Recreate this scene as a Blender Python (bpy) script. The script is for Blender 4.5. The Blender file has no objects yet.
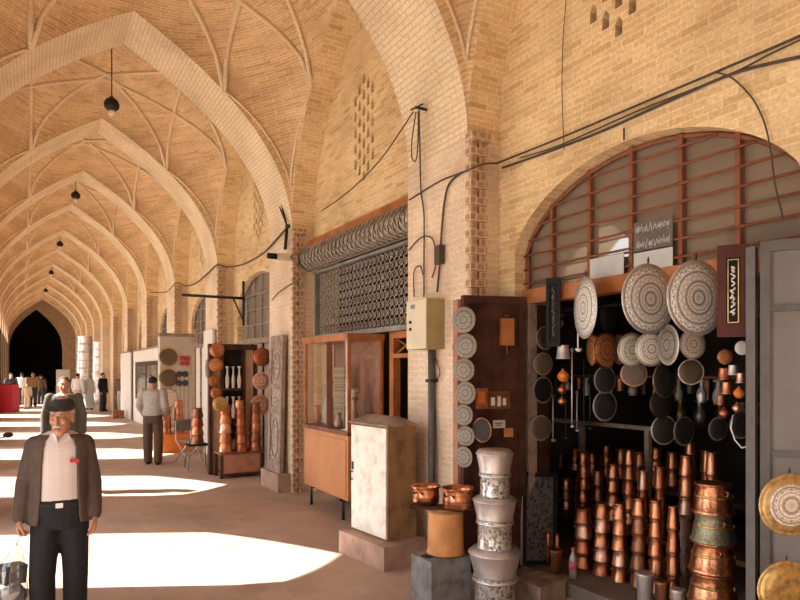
import bpy, bmesh, math, random
from math import sin, cos, pi, sqrt, atan2, acos, radians as RAD
from mathutils import Vector, Matrix, noise
random.seed(7)
SC = bpy.context.scene
COL = SC.collection
F = 640.0; CAMH = 1.87; VPX = 32.0; HY = 370.0
TH = math.atan((400-VPX)/F); ST, CT = sin(TH), cos(TH)

# ---- camera model: image position <-> place -------------------------------
def atD(px, py, d):
    r = (px-400)/F*d
    return Vector((r*CT+d*ST, -r*ST+d*CT, CAMH-(py-HY)*d/F))
def atX(px, py, X):
    d = F*X/CT/(px-VPX)
    return Vector((X, (d-X*ST)/CT, CAMH-(py-HY)*d/F))
def atY(px, py, Y):
    u = (px-400)/F; X = Y*(ST+u*CT)/(CT-u*ST); d = X*ST+Y*CT
    return Vector((X, Y, CAMH-(py-HY)*d/F))
def atZ(px, py, z=0.0):
    return atD(px, py, (CAMH-z)*F/(py-HY))
def depth(p): return p[0]*ST+p[1]*CT
def mpp(p): return depth(p)/F

# ---- mesh builder ----------------------------------------------------------
class MB:
    def __init__(s):
        s.bm = bmesh.new(); s.uv = s.bm.loops.layers.uv.new('UVMap'); s.fl = s.bm.faces.layers.int.new('own')
    def face(s, pts, uvs=None, smooth=False):
        vs = [s.bm.verts.new(p) for p in pts]
        try: f = s.bm.faces.new(vs)
        except ValueError: return None
        f.smooth = smooth
        if uvs:
            for l, u in zip(f.loops, uvs): l[s.uv].uv = u
            f[s.fl] = 1
        return f
    def box(s, lo, hi, M=None, taper=None):
        x0,y0,z0 = lo; x1,y1,z1 = hi
        P = [Vector(p) for p in ((x0,y0,z0),(x1,y0,z0),(x1,y1,z0),(x0,y1,z0),(x0,y0,z1),(x1,y0,z1),(x1,y1,z1),(x0,y1,z1))]
        if taper is not None:
            cx, cy = (x0+x1)/2, (y0+y1)/2
            for p in P[4:]: p.x = cx+(p.x-cx)*taper; p.y = cy+(p.y-cy)*taper
        if M is not None: P = [M @ p for p in P]
        v = [s.bm.verts.new(p) for p in P]
        for q in ((3,2,1,0),(4,5,6,7),(0,1,5,4),(1,2,6,5),(2,3,7,6),(3,0,4,7)):
            s.bm.faces.new([v[i] for i in q])
        return s
    def lathe(s, prof, n=24, c=(0,0,0), M=None, smooth=True, sy=1.0):
        c = Vector(c); rings = []
        T = M if M is not None else Matrix.Identity(4)
        L = [0]
        for a, b in zip(prof, prof[1:]): L.append(L[-1]+math.hypot(a[0]-b[0], a[1]-b[1]))
        for r, z in prof:
            if r < 1e-6: rings.append([s.bm.verts.new(T @ (c+Vector((0,0,z))))])
            else: rings.append([s.bm.verts.new(T @ (c+Vector((r*cos(2*pi*i/n), r*sy*sin(2*pi*i/n), z)))) for i in range(n)])
        rm = max(p[0] for p in prof)
        for k in range(len(rings)-1):
            A, B = rings[k], rings[k+1]
            for i in range(n):
                j = (i+1) % n; u0, u1 = 2*pi*rm*i/n, 2*pi*rm*(i+1)/n
                if len(A) == 1 and len(B) == 1: continue
                if len(A) == 1: vs, us = [A[0],B[j],B[i]], [(u0,L[k]),(u1,L[k+1]),(u0,L[k+1])]
                elif len(B) == 1: vs, us = [A[i],A[j],B[0]], [(u0,L[k]),(u1,L[k]),(u0,L[k+1])]
                else: vs, us = [A[i],A[j],B[j],B[i]], [(u0,L[k]),(u1,L[k]),(u1,L[k+1]),(u0,L[k+1])]
                f = s.bm.faces.new(vs); f.smooth = smooth; f[s.fl] = 1
                for l, u in zip(f.loops, us): l[s.uv].uv = u
        return s
    def cyl(s, r, z0, z1, n=20, c=(0,0,0), M=None, r2=None):
        r2 = r if r2 is None else r2
        return s.lathe([(0,z0),(r,z0),(r,z0),(r2,z1),(r2,z1),(0,z1)], n, c, M)
    def loft(s, rings, cap=True, smooth=True, closed=False):
        """rings: lists of equal length of points"""
        V = [[s.bm.verts.new(p) for p in R] for R in rings]
        n = len(V[0])
        for k in range(len(V)-1):
            for i in range(n):
                j = (i+1) % n
                f = s.bm.faces.new([V[k][i],V[k][j],V[k+1][j],V[k+1][i]]); f.smooth = smooth
        if cap:
            s.bm.faces.new(V[0][::-1]).smooth = smooth; s.bm.faces.new(V[-1]).smooth = smooth
        return s
    def tube(s, pts, r, n=8, rad=None, cap=True):
        pts = [Vector(p) for p in pts]; rings = []
        N = len(pts); up = Vector((0.123,0.31,1)).normalized(); prev = None
        for i, p in enumerate(pts):
            t = (pts[min(i+1,N-1)]-pts[max(i-1,0)])
            if t.length < 1e-9: t = Vector((0,0,1))
            t.normalize()
            a = up.cross(t) if prev is None else prev - t*prev.dot(t)
            if a.length < 1e-4: a = Vector((1,0,0)).cross(t)
            a.normalize(); prev = a; b = t.cross(a)
            rr = r if rad is None else rad[i]
            rings.append([p+(a*cos(2*pi*k/n)+b*sin(2*pi*k/n))*rr for k in range(n)])
        return s.loft(rings, cap)
    def ell(s, c, r, n=14, m=9, M=None):
        prof = [(sin(pi*k/m), -cos(pi*k/m)) for k in range(m+1)]
        prof[0] = (0,-1); prof[-1] = (0,1)
        R = Matrix.Translation(Vector(c)) @ (M if M is not None else Matrix.Identity(4)) @ Matrix.Diagonal((r[0],r[1],r[2],1))
        return s.lathe(prof, n, M=R)
    def grid(s, fn, nu, nv, uvf=None, smooth=True):
        V = [[s.bm.verts.new(fn(i/nu, j/nv)) for j in range(nv+1)] for i in range(nu+1)]
        for i in range(nu):
            for j in range(nv):
                f = s.bm.faces.new([V[i][j],V[i+1][j],V[i+1][j+1],V[i][j+1]]); f.smooth = smooth
                if uvf:
                    f[s.fl] = 1
                    for l, (a, b) in zip(f.loops, ((i,j),(i+1,j),(i+1,j+1),(i,j+1))): l[s.uv].uv = uvf(a/nu, b/nv)
        return s
    def prism(s, outline, M, depth_):
        """outline: 2D points (local x,z) extruded along local +y by depth_"""
        a = [M @ Vector((p[0],0,p[1])) for p in outline]; b = [M @ Vector((p[0],depth_,p[1])) for p in outline]
        va = [s.bm.verts.new(p) for p in a]; vb = [s.bm.verts.new(p) for p in b]
        s.bm.faces.new(va); s.bm.faces.new(vb[::-1]); n = len(va)
        for i in range(n):
            j = (i+1) % n; s.bm.faces.new([va[j],va[i],vb[i],vb[j]])
        return s
    def weld(s, d=1e-4):
        bmesh.ops.remove_doubles(s.bm, verts=s.bm.verts[:], dist=d); return s
    def bevel(s, w, seg=1):
        es = [e for e in s.bm.edges if len(e.link_faces) == 2 and e.calc_face_angle(0) > 0.6]
        bmesh.ops.bevel(s.bm, geom=es, offset=w, segments=seg, profile=0.6, affect='EDGES', clamp_overlap=True)
        return s
    def mesh(s, name, fixn=True):
        bm = s.bm
        if fixn: bmesh.ops.recalc_face_normals(bm, faces=bm.faces[:])
        bm.normal_update()
        for f in bm.faces:
            if f[s.fl]: continue
            n = f.normal; ax, ay, az = abs(n.x), abs(n.y), abs(n.z)
            for l in f.loops:
                p = l.vert.co
                if az >= ax and az >= ay: l[s.uv].uv = (p.x, p.y)
                elif ax >= ay: l[s.uv].uv = (p.y, p.z)
                else: l[s.uv].uv = (p.x, p.z)
        me = bpy.data.meshes.new(name); bm.to_mesh(me); bm.free(); return me
    def build(s, name, mat, parent=None, fixn=True, loc=None):
        o = bpy.data.objects.new(name, s.mesh(name, fixn)); COL.objects.link(o)
        o.data.materials.append(mat)
        if parent: o.parent = parent
        if loc is not None: o.location = loc
        return o

def remeshed(parts, voxel, smooth=4):
    """one continuous surface out of overlapping closed shapes"""
    m = MB(); parts(m)
    bmesh.ops.recalc_face_normals(m.bm, faces=m.bm.faces[:])
    me = bpy.data.meshes.new('tmp'); m.bm.to_mesh(me); m.bm.free()
    o = bpy.data.objects.new('tmp', me); COL.objects.link(o)
    r = o.modifiers.new('r', 'REMESH'); r.mode = 'VOXEL'; r.voxel_size = voxel; r.use_smooth_shade = True
    if smooth:
        q = o.modifiers.new('s', 'SMOOTH'); q.factor = 0.5; q.iterations = smooth
    dg = bpy.context.evaluated_depsgraph_get(); dg.update()
    me2 = bpy.data.meshes.new_from_object(o.evaluated_get(dg))
    bpy.data.objects.remove(o); bpy.data.meshes.remove(me)
    for p in me2.polygons: p.use_smooth = True
    return me2
def put(name, me, mat, parent=None):
    me.name = name
    o = bpy.data.objects.new(name, me); COL.objects.link(o); me.materials.clear(); me.materials.append(mat)
    if parent: o.parent = parent
    return o

def tag(o, label, cat, group=None, kind=None):
    o['label'] = label; o['category'] = cat
    if group: o['group'] = group
    if kind: o['kind'] = kind
    return o
def struct(o): o['kind'] = 'structure'; return o
def thing(name, label, cat, loc=(0,0,0), rz=0.0, group=None):
    o = bpy.data.objects.new(name, None); COL.objects.link(o); o.empty_display_size = .05
    o.location = loc; o.rotation_euler = (0,0,rz)
    return tag(o, label, cat, group)
def kids(o): return [c for c in KID.get(o.name, [])]
KID = {}
def dup(root, loc, rot=None, label=None, group=None, scale=None):
    def cp(o, par):
        c = o.copy(); COL.objects.link(c)
        if par: c.parent = par
        for ch in o.children: cp(ch, c)
        return c
    r = cp(root, None); r.location = loc
    if rot is not None: r.rotation_euler = rot
    if scale is not None: r.scale = scale
    if label: r['label'] = label
    if group: r['group'] = group
    return r

# ---- materials -------------------------------------------------------------
def newmat(name):
    m = bpy.data.materials.new(name); m.use_nodes = True
    nt = m.node_tree; b = nt.nodes['Principled BSDF']; return m, nt, b
def N(nt, t, **kw):
    n = nt.nodes.new(t)
    for k, v in kw.items():
        if k in n.inputs: n.inputs[k].default_value = v
        else: setattr(n, k, v)
    return n
def ramp(nt, fac, stops):
    r = nt.nodes.new('ShaderNodeValToRGB'); e = r.color_ramp.elements
    while len(e) < len(stops): e.new(0.5)
    for el, (p, c) in zip(e, stops): el.position = p; el.color = (*c, 1)
    nt.links.new(fac, r.inputs['Fac']); return r.outputs['Color']
def mix(nt, fac, a, b, mode='MIX'):
    n = nt.nodes.new('ShaderNodeMix'); n.data_type = 'RGBA'; n.blend_type = mode
    for s_, v in ((0, fac), (6, a), (7, b)):
        if hasattr(v, 'is_linked') or hasattr(v, 'links'): nt.links.new(v, n.inputs[s_])
        elif s_ == 0: n.inputs[0].default_value = v
        else: n.inputs[s_].default_value = (*v, 1)
    return n.outputs[2]
def bump(nt, b, h, strength=.3, dist=.01):
    n = N(nt, 'ShaderNodeBump', Strength=strength, Distance=dist); nt.links.new(h, n.inputs['Height']); nt.links.new(n.outputs[0], b.inputs['Normal'])
def plain(name, col, rough=.6, metal=0.0, var=.15, scale=12.0, spec=None, bumpy=0.0, dark=None):
    """one colour, worn by a soft noise"""
    m, nt, b = newmat(name)
    tc = N(nt, 'ShaderNodeTexCoord'); nz = N(nt, 'ShaderNodeTexNoise', Scale=scale, Detail=5.0)
    nt.links.new(tc.outputs['Object'], nz.inputs['Vector'])
    d = dark or tuple(c*(1-var*1.6) for c in col); l = tuple(min(1, c*(1+var)) for c in col)
    c = ramp(nt, nz.outputs['Fac'], [(.3, d), (.52, col), (.75, l)])
    nt.links.new(c, b.inputs['Base Color'])
    b.inputs['Roughness'].default_value = rough; b.inputs['Metallic'].default_value = metal
    if spec is not None: b.inputs['Specular IOR Level'].default_value = spec
    if bumpy: bump(nt, b, nz.outputs['Fac'], bumpy, .02)
    return m
def brick(name, c1, c2, mortar, w=.21, h=.062, mort=.011, patch=None, patchcol=None, rough=.9, bstr=.25, uvrot=0.0, var=False):
    m, nt, b = newmat(name)
    uv = N(nt, 'ShaderNodeUVMap'); uv.uv_map = 'UVMap'
    vec = uv.outputs[0]
    if uvrot:
        mp = N(nt, 'ShaderNodeMapping'); mp.inputs['Rotation'].default_value = (0,0,uvrot); nt.links.new(vec, mp.inputs[0]); vec = mp.outputs[0]
    br = N(nt, 'ShaderNodeTexBrick', Scale=1.0); br.inputs['Brick Width'].default_value = w; br.inputs['Row Height'].default_value = h
    br.inputs['Mortar Size'].default_value = mort; br.inputs['Mortar Smooth'].default_value = .3; br.inputs['Bias'].default_value = -.1
    br.inputs['Color1'].default_value = (*c1,1); br.inputs['Color2'].default_value = (*c2,1); br.inputs['Mortar'].default_value = (*mortar,1)
    nt.links.new(vec, br.inputs['Vector'])
    n1 = N(nt, 'ShaderNodeTexNoise', Scale=1.3, Detail=6.0); nt.links.new(vec, n1.inputs['Vector'])
    n2 = N(nt, 'ShaderNodeTexNoise', Scale=38.0, Detail=3.0); nt.links.new(vec, n2.inputs['Vector'])
    v = ramp(nt, n1.outputs['Fac'], [(.3,(.80,.77,.74)),(.55,(1,1,1)),(.75,(1.08,1.1,1.12))])
    c = mix(nt, 1.0, br.outputs['Color'], v, 'MULTIPLY')
    g = ramp(nt, n2.outputs['Fac'], [(.3,(.82,.82,.82)),(.6,(1.05,1.05,1.05))])
    c = mix(nt, 1.0, c, g, 'MULTIPLY')
    if var:                                                  # single bricks fired darker
        sp = N(nt, 'ShaderNodeSeparateXYZ'); nt.links.new(vec, sp.inputs[0])
        def M_(op, a, c=0.0):
            n = N(nt, 'ShaderNodeMath', operation=op)
            for q, x in enumerate((a, c)):
                if isinstance(x, (int, float)): n.inputs[q].default_value = x
                else: nt.links.new(x, n.inputs[q])
            return n.outputs[0]
        row = M_('FLOOR', M_('DIVIDE', sp.outputs[1], h)); odd = M_('FLOORED_MODULO', row, 2.0)
        colm = M_('FLOOR', M_('ADD', M_('DIVIDE', sp.outputs[0], w), M_('MULTIPLY', M_('SUBTRACT', 1.0, odd), .5)))
        cb = N(nt, 'ShaderNodeCombineXYZ'); nt.links.new(colm, cb.inputs[0]); nt.links.new(row, cb.inputs[1])
        wn = N(nt, 'ShaderNodeTexWhiteNoise'); wn.noise_dimensions = '3D'; nt.links.new(cb.outputs[0], wn.inputs['Vector'])
        c = mix(nt, 1.0, c, ramp(nt, wn.outputs['Value'], [(.0,(1.06,1.06,1.05)),(.60,(1,.99,.97)),(.85,(.94,.90,.85)),(1.0,(.84,.76,.67))]), 'MULTIPLY')
    if patchcol:
        n3 = N(nt, 'ShaderNodeTexNoise', Scale=patch, Detail=4.0); nt.links.new(vec, n3.inputs['Vector'])
        f = ramp(nt, n3.outputs['Fac'], [(.56,(0,0,0)),(.66,(1,1,1))])
        c = mix(nt, f, c, patchcol)
    nt.links.new(c, b.inputs['Base Color']); b.inputs['Roughness'].default_value = rough
    inv = N(nt, 'ShaderNodeMath', operation='SUBTRACT'); inv.inputs[0].default_value = 1.0; nt.links.new(br.outputs['Fac'], inv.inputs[1])
    bump(nt, b, inv.outputs[0], bstr, .012)
    return m
AO, OW, AT, AZ, AR = 6.85, 2.80, .80, 2.6, 2.0      # courtyard arches: first jamb, width, depth, spring, rise
SUN_EL = 42.0; SUN_E = 24.0; SKY_S = .5; EXPO = -.05
# ---------------------------------------------------------------- the arcade
XP = 3.45; XL = -1.05; XC = 1.20; XW = 3.80; HALF = 2.25
Y0 = 4.76; BAY = 4.556; PW = 1.07; ZS = 4.0
K0, K1 = -3, 11
def gp(t): t = max(0.0, min(1.0, t)); return 2.97*sqrt(1-t)-.23*(1-t)
YA = lambda k: Y0+BAY*k            # near edge of pier k
BL = BAY-PW                        # bay length between piers

MAT = {}
MAT['brick'] = brick('yellow_wall_brick', (.75,.575,.335), (.66,.46,.235), (.78,.635,.42), w=.20, h=.052, mort=.0065, bstr=.10, var=True)  # the yellow brick's own colour, varied brick by brick
MAT['brick_pier'] = brick('pinkish_pier_brick', (.76,.61,.46), (.70,.53,.38), (.78,.66,.52), w=.20, h=.062, mort=.009, patch=2.2, patchcol=(.64,.44,.33), bstr=.15)
MAT['brick_arch'] = brick('arch_band_brick', (.80,.67,.48), (.76,.61,.42), (.62,.47,.30), w=.21, h=.055, mort=.007, bstr=.15)
MAT['brick_red'] = brick('reddish_corner_brick', (.48,.29,.17), (.42,.24,.14), (.64,.48,.33), w=.10, h=.075, mort=.016)
MAT['brick_vault'] = brick('vault_brick', (.72,.515,.30), (.60,.39,.205), (.77,.60,.39), w=.20, h=.05, mort=.009, patch=.9, patchcol=(.55,.37,.22), bstr=.15, var=True)
MAT['rib'] = brick('vault_rib_brick', (.82,.67,.46), (.78,.61,.40), (.80,.65,.45), w=.2, h=.06, mort=.006)
MAT['plaster'] = plain('pale_plaster', (.70,.55,.38), .9, var=.1, scale=3)

def wall_holes(m, X0, X1, ya, yb, z0, topf, holes, ny=40, flip=False):
    """wall slab X0..X1 from ya to yb; topf(y) its upper edge; holes = [(a, b, bottom, f(y)->top)]"""
    cuts = sorted(set([ya, yb] + [ya+(yb-ya)*i/ny for i in range(ny+1)] + [v for h in holes for v in (h[0], h[1])] +
                      [h[0]+(h[1]-h[0])*i/24 for h in holes for i in range(25)]))
    cuts = [c for i, c in enumerate(cuts) if i == 0 or c-cuts[i-1] > 1e-5]
    for a, b in zip(cuts, cuts[1:]):
        mid = (a+b)/2; spans = []
        hs = [h for h in holes if h[0] < mid < h[1]]
        lo = (z0, z0)
        for h in sorted(hs, key=lambda h: h[2]):
            if h[2] > lo[0]+1e-6: spans.append((lo, (h[2], h[2])))
            lo = (h[3](a), h[3](b))
            for (za, zb) in ([(h[2], h[2])] if h[2] > z0+1e-6 else []) + [lo]:
                m.face([(X0,a,za),(X0,b,zb),(X1,b,zb),(X1,a,za)], [(0,a),(0,b),(X1-X0,b),(X1-X0,a)])
        spans.append((lo, (topf(a), topf(b))))
        for (a0, b0), (a1, b1) in spans:
            for X in (X0, X1):
                m.face([(X,a,a0),(X,b,b0),(X,b,b1),(X,a,a1)])
    for h in holes:
        for e in (h[0], h[1]):
            z1 = h[3](e)
            if z1 > h[2]+1e-4: m.face([(X0,e,h[2]),(X1,e,h[2]),(X1,e,z1),(X0,e,z1)])
    for e in (ya, yb): m.face([(X0,e,z0),(X1,e,z0),(X1,e,topf(e)),(X0,e,topf(e))])

# near shop arch, shop of the lattice shutter, shop beyond, and the rest
SHA, SHB = 1.98, 4.52
def shop_top(y):
    u = (y-(SHA+SHB)/2)/((SHB-SHA)/2); u = max(-1, min(1, u)); R = 1.595
    c = sqrt(max(0, R*R-(u*1.27)**2))-(R-.63)
    return 2.93+.5*max(0, c)+.5*.63*sqrt(max(0, 1-u*u))
def rect_top(z): return lambda y: z
def seg_top(a, b, zs, rise):
    return lambda y: zs+rise*sqrt(max(0, 1-((y-(a+b)/2)/((b-a)/2))**2))
m = MB()
for k in range(K0, K1):
    ya, yb = YA(k)+PW, YA(k+1); c = (ya+yb)/2
    top = lambda y, c=c: ZS+gp(abs(y-c)/(BL/2))+.02
    if k == -1: holes = [(SHA, SHB, 0, shop_top)]
    elif k == 0: holes = [(ya+.06, yb-.12, 0, rect_top(3.8))]
    elif k == 1: holes = [(ya+.35, yb-.30, 0, seg_top(ya+.35, yb-.30, 3.0, .75))]
    else: holes = [(ya+.45, yb-.45, 0, seg_top(ya+.45, yb-.45, 2.9, .75))]
    if -1 <= k <= 3:                                         # perforated brick vent high in the bay
        for j in range(5):
            for i in range(6 if j % 2 else (7 if j == 2 else 5)):
                n = 6 if j % 2 else (7 if j == 2 else 5); z = 5.12+(i-n/2)*.215; y = c-.29+j*.125+(.32 if k == -1 else 0)
                holes.append((y, y+.068, z, lambda q, y=y, z=z: z+.10+.045*(1-abs(q-y-.034)/.034)))
    wall_holes(m, XW, XW+.38, ya-.02, yb+.02, 0, top, holes)
struct(m.weld().build('wall_right', MAT['brick'], fixn=True))

# piers and the pointed arches they carry
def arch_pts(n=18):
    out = []
    for i in range(-n, n+1):
        s_ = i/n; t = 1-(1-abs(s_))**2 if False else 1-(1-abs(s_))*(1-abs(s_))
        out.append((math.copysign(t, s_)*HALF, ZS+gp(t)))
    return out
AP = arch_pts()
LEN = [0]
for a, b in zip(AP, AP[1:]): LEN.append(LEN[-1]+math.hypot(a[0]-b[0], a[1]-b[1]))
tn = 0
for k in range(K0, K1+1):
    y0, y1 = YA(k), YA(k)+PW
    m = MB()
    for i in range(len(AP)-1):
        (xa, za), (xb, zb) = AP[i], AP[i+1]
        m.face([(XC+xa,y0,za),(XC+xb,y0,zb),(XC+xb,y1,zb),(XC+xa,y1,za)], [(0,LEN[i]),(0,LEN[i+1]),(PW,LEN[i+1]),(PW,LEN[i])])
        for y in (y0, y1):                                   # face of the band, a hand deep
            m.face([(XC+xa,y,za),(XC+xb,y,zb),(XC+xb,y,zb+.45),(XC+xa,y,za+.45)], [(0,LEN[i]),(0,LEN[i+1]),(.2,LEN[i+1]),(.2,LEN[i])])
    o = m.weld().build('trim_%d' % tn, MAT['brick_arch'], fixn=True); struct(o); tn += 1
    m = MB(); m.box((XP, y0, 0), (XW+.3, y1, ZS)); m.box((XL-.8, y0, 0), (XL, y1, ZS))
    m.box((XP+.001, y0+.001, ZS), (XW+.3, y1-.001, 7.6))
    o = m.build('trim_%d' % tn, MAT['brick_pier']); struct(o); tn += 1
    if -1 <= k <= 6:                                         # notched brick quoins beside the pier face
        m = MB()
        for cx, cy in ((XP+.035, y0-.03), (XP+.125, y0-.03)):
            z = 0.0; j = 0
            while z < ZS-.05:
                r = .046 if j % 2 else .034
                m.box((cx-r, cy-r+.01, z), (cx+r, cy+.05, z+.07)); z += .075; j += 1
        m.box((XP-.01, y0-.09, ZS-.05), (XP+.2, y0+.02, ZS+.03))
        o = m.build('trim_%d' % tn, MAT['brick_red']); struct(o); tn += 1

# wall arches over the recessed bays, vaults with their net of ribs
mv = MB(); mr = MB(); mw = MB()
def vz(x, y, c, kk=.74):
    tx, ty = abs(x-XC)/HALF, abs(y-c)/(BL/2); a, b = gp(tx), gp(ty)
    return ZS+a+b-kk*a*b/2.74
def sm(s_):                                                  # even sampling along a steep edge
    q = 1-abs(s_); return math.copysign(1-q*q, s_)
def ribpath(p, q, c, n=26):
    pts = []
    for i in range(n+1):
        t = i/n; x = p[0]+(q[0]-p[0])*t; y = p[1]+(q[1]-p[1])*t
        X = XC+x*HALF; Y = c+y*BL/2
        pts.append(Vector((X, Y, vz(X, Y, c)-.012)))
    return pts
for k in range(K0, K1):
    ya, yb = YA(k)+PW, YA(k+1); c = (ya+yb)/2; NN = 28
    def fn(u, v):
        X = XC+sm(2*u-1)*HALF; Y = c+sm(2*v-1)*BL/2
        return (X, Y, vz(X, Y, c))
    def uvf(u, v):
        p = fn(u, v); dx, dy = p[0]-XC, p[1]-c
        r = sqrt(dx*dx+dy*dy); return (atan2(dy, dx)*1.6+.0001, r+ (7.5-p[2])*.9)
    mv.grid(fn, NN, NN, uvf)
    for i in range(20):
        s0, s1 = sm(2*i/20-1), sm(2*(i+1)/20-1)
        A, B = (c+s0*BL/2, ZS+gp(abs(s0))), (c+s1*BL/2, ZS+gp(abs(s1)))
        mw.face([(XP,A[0],A[1]),(XP,B[0],B[1]),(XW+.02,B[0],B[1]),(XW+.02,A[0],A[1])], [(0,i*.3),(0,i*.3+.3),(.37,i*.3+.3),(.37,i*.3)])
    if k <= 7:
        a_ = .54
        V8 = [(1,a_),(a_,1),(-a_,1),(-1,a_),(-1,-a_),(-a_,-1),(a_,-1),(1,-a_)]
        for i in range(8): mr.tube(ribpath(V8[i], V8[(i+3) % 8], c), .036, 5)
        for i in range(8): mr.tube(ribpath(V8[i], ((1 if V8[i][0] > 0 else -1)*.985, (1 if V8[i][1] > 0 else -1)*.985), c, 14), .022, 4)
ce = mv.weld(1e-5).build('ceiling', MAT['brick_vault'], fixn=False); struct(ce)
o = mr.build('trim_%d' % tn, MAT['rib']); struct(o); tn += 1
o = mw.build('trim_%d' % tn, MAT['brick']); struct(o); tn += 1

# open arcade to the courtyard on the left
m = MB()
for k in range(K0, K1):
    ya, yb = YA(k)+PW, YA(k+1); c = (ya+yb)/2
    a, b = AO+BAY*k, AO+OW+BAY*k
    f = lambda y, a=a, b=b: AZ+AR*(gp(abs(y-(a+b)/2)/((b-a)/2))/2.74)
    wall_holes(m, XL-AT, XL, YA(k), YA(k+1), 0, rect_top(7.9), [(a, b, 0, f)], ny=20)
struct(m.weld().build('wall_left', MAT['brick_pier']))
m = MB(); m.box((XL-1.2, YA(K0)-1, 7.9), (XW+.5, YA(K1)+2, 8.1)); struct(m.build('trim_%d' % tn, MAT['plaster'])); tn += 1  # unseen roof slab, added to keep sky light out of the arcade

m = MB(); m.box((XW+1.0, YA(K0), 3.95), (XW+1.1, YA(K1), 7.9)); m.box((XW+.37, YA(K0), 3.90), (XW+1.1, YA(K1), 3.96))  # unseen slabs added behind the wall to stop daylight leaking through the vents
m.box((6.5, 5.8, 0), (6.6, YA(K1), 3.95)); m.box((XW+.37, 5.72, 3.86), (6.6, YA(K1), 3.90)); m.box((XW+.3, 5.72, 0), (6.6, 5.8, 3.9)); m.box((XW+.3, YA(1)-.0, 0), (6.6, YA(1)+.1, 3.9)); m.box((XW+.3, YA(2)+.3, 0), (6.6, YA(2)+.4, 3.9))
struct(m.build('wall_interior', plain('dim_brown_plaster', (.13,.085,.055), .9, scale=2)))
# far end: a tall dark portal; near end closed behind the viewer
m = MB(); ye = YA(K1)+PW
M90 = lambda y: None
def end_wall(y0, y1, a, b, zs, rise):
    mm = MB(); wall_holes(mm, y0, y1, XL-.3, XW+.3, 0, rect_top(7.9), [(a, b, 0, lambda x: zs+rise*gp(abs(x-(a+b)/2)/((b-a)/2))/2.74)])
    for v in mm.bm.verts: v.co = Vector((v.co.y, v.co.x, v.co.z))
    return mm.weld()
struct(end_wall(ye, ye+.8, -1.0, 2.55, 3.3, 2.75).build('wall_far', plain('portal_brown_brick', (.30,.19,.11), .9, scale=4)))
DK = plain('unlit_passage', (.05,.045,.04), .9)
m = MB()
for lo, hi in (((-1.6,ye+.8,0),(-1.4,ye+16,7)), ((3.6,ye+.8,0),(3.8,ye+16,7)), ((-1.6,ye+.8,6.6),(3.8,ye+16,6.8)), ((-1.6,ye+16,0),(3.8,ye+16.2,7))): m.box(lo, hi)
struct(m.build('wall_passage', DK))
m = MB(); m.box((XL-.3, YA(K0)-.6, 0), (XW+.3, YA(K0)-.3, 7.9)); struct(m.build('wall_near', MAT['brick_pier']))

# paving
def floor_mat():
    m, nt, b = newmat('terracotta_paving')
    uv = N(nt, 'ShaderNodeUVMap'); uv.uv_map = 'UVMap'
    br = N(nt, 'ShaderNodeTexBrick', Scale=1.0, offset=0.5); br.inputs['Brick Width'].default_value = .25; br.inputs['Row Height'].default_value = .25
    br.inputs['Mortar Size'].default_value = .007; br.inputs['Color1'].default_value = (.46,.335,.265,1); br.inputs['Color2'].default_value = (.40,.285,.22,1); br.inputs['Mortar'].default_value = (.40,.295,.235,1)
    nt.links.new(uv.outputs[0], br.inputs['Vector'])
    n1 = N(nt, 'ShaderNodeTexNoise', Scale=.9, Detail=7.0); nt.links.new(uv.outputs[0], n1.inputs['Vector'])
    v = ramp(nt, n1.outputs['Fac'], [(.3,(.78,.78,.80)),(.5,(1,1,1)),(.72,(1.18,1.15,1.12))])
    c = mix(nt, 1.0, br.outputs['Color'], v, 'MULTIPLY'); nt.links.new(c, b.inputs['Base Color'])
    b.inputs['Roughness'].default_value = .62
    n2 = N(nt, 'ShaderNodeTexNoise', Scale=30.0, Detail=4.0); nt.links.new(uv.outputs[0], n2.inputs['Vector']); bump(nt, b, n2.outputs['Fac'], .12, .01)
    return m
m = MB(); m.box((XL-AT-.05, YA(K0)-1, -.2), (XW+.4, ye+16, 0)); struct(m.build('floor', floor_mat()))
m = MB(); m.box((-60, -50, -.3), (XL-AT-.05, 110, -.03)); o = m.build('ground', plain('courtyard_stone', (.58,.53,.46), .9, scale=.5)); struct(o)

# daylight
W = bpy.data.worlds.new('World'); SC.world = W; W.use_nodes = True
nt = W.node_tree; bg = nt.nodes['Background']
sky = nt.nodes.new('ShaderNodeTexSky'); sky.sky_type = 'NISHITA'; sky.sun_disc = False
SUNH = Vector((.893, -.451, 0)).normalized()
sky.sun_elevation = RAD(SUN_EL); sky.sun_rotation = atan2(-SUNH.x, -SUNH.y)
sky.air_density = 1.0; sky.dust_density = 2.0
hs = nt.nodes.new('ShaderNodeHueSaturation'); hs.inputs['Saturation'].default_value = .45
nt.links.new(sky.outputs[0], hs.inputs['Color']); nt.links.new(hs.outputs[0], bg.inputs['Color'])
bg.inputs['Strength'].default_value = SKY_S
sd = SUNH*cos(RAD(SUN_EL))+Vector((0,0,-sin(RAD(SUN_EL))))
L = bpy.data.lights.new('sun', 'SUN'); L.energy = SUN_E; L.angle = RAD(.53); L.color = (1, .96, .88)
lo = bpy.data.objects.new('sun', L); COL.objects.link(lo); lo.rotation_euler = sd.to_track_quat('-Z', 'Y').to_euler(); lo.location = (-10, 10, 15)

cam = bpy.data.cameras.new('camera'); co = bpy.data.objects.new('camera', cam); COL.objects.link(co)
cam.sensor_width = 36; cam.lens = F/800*36; cam.shift_y = (HY-300)/800; cam.clip_end = 300; cam.clip_start = .05
co.location = (0,0,CAMH); co.rotation_euler = (pi/2, 0, -TH); SC.camera = co
vs = SC.view_settings; vs.view_transform = 'Standard'; vs.look = 'None'; vs.gamma = 1; vs.use_curve_mapping = False; vs.exposure = EXPO
SC.cycles.max_bounces = 10; SC.cycles.diffuse_bounces = 6; SC.cycles.glossy_bounces = 4
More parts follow.
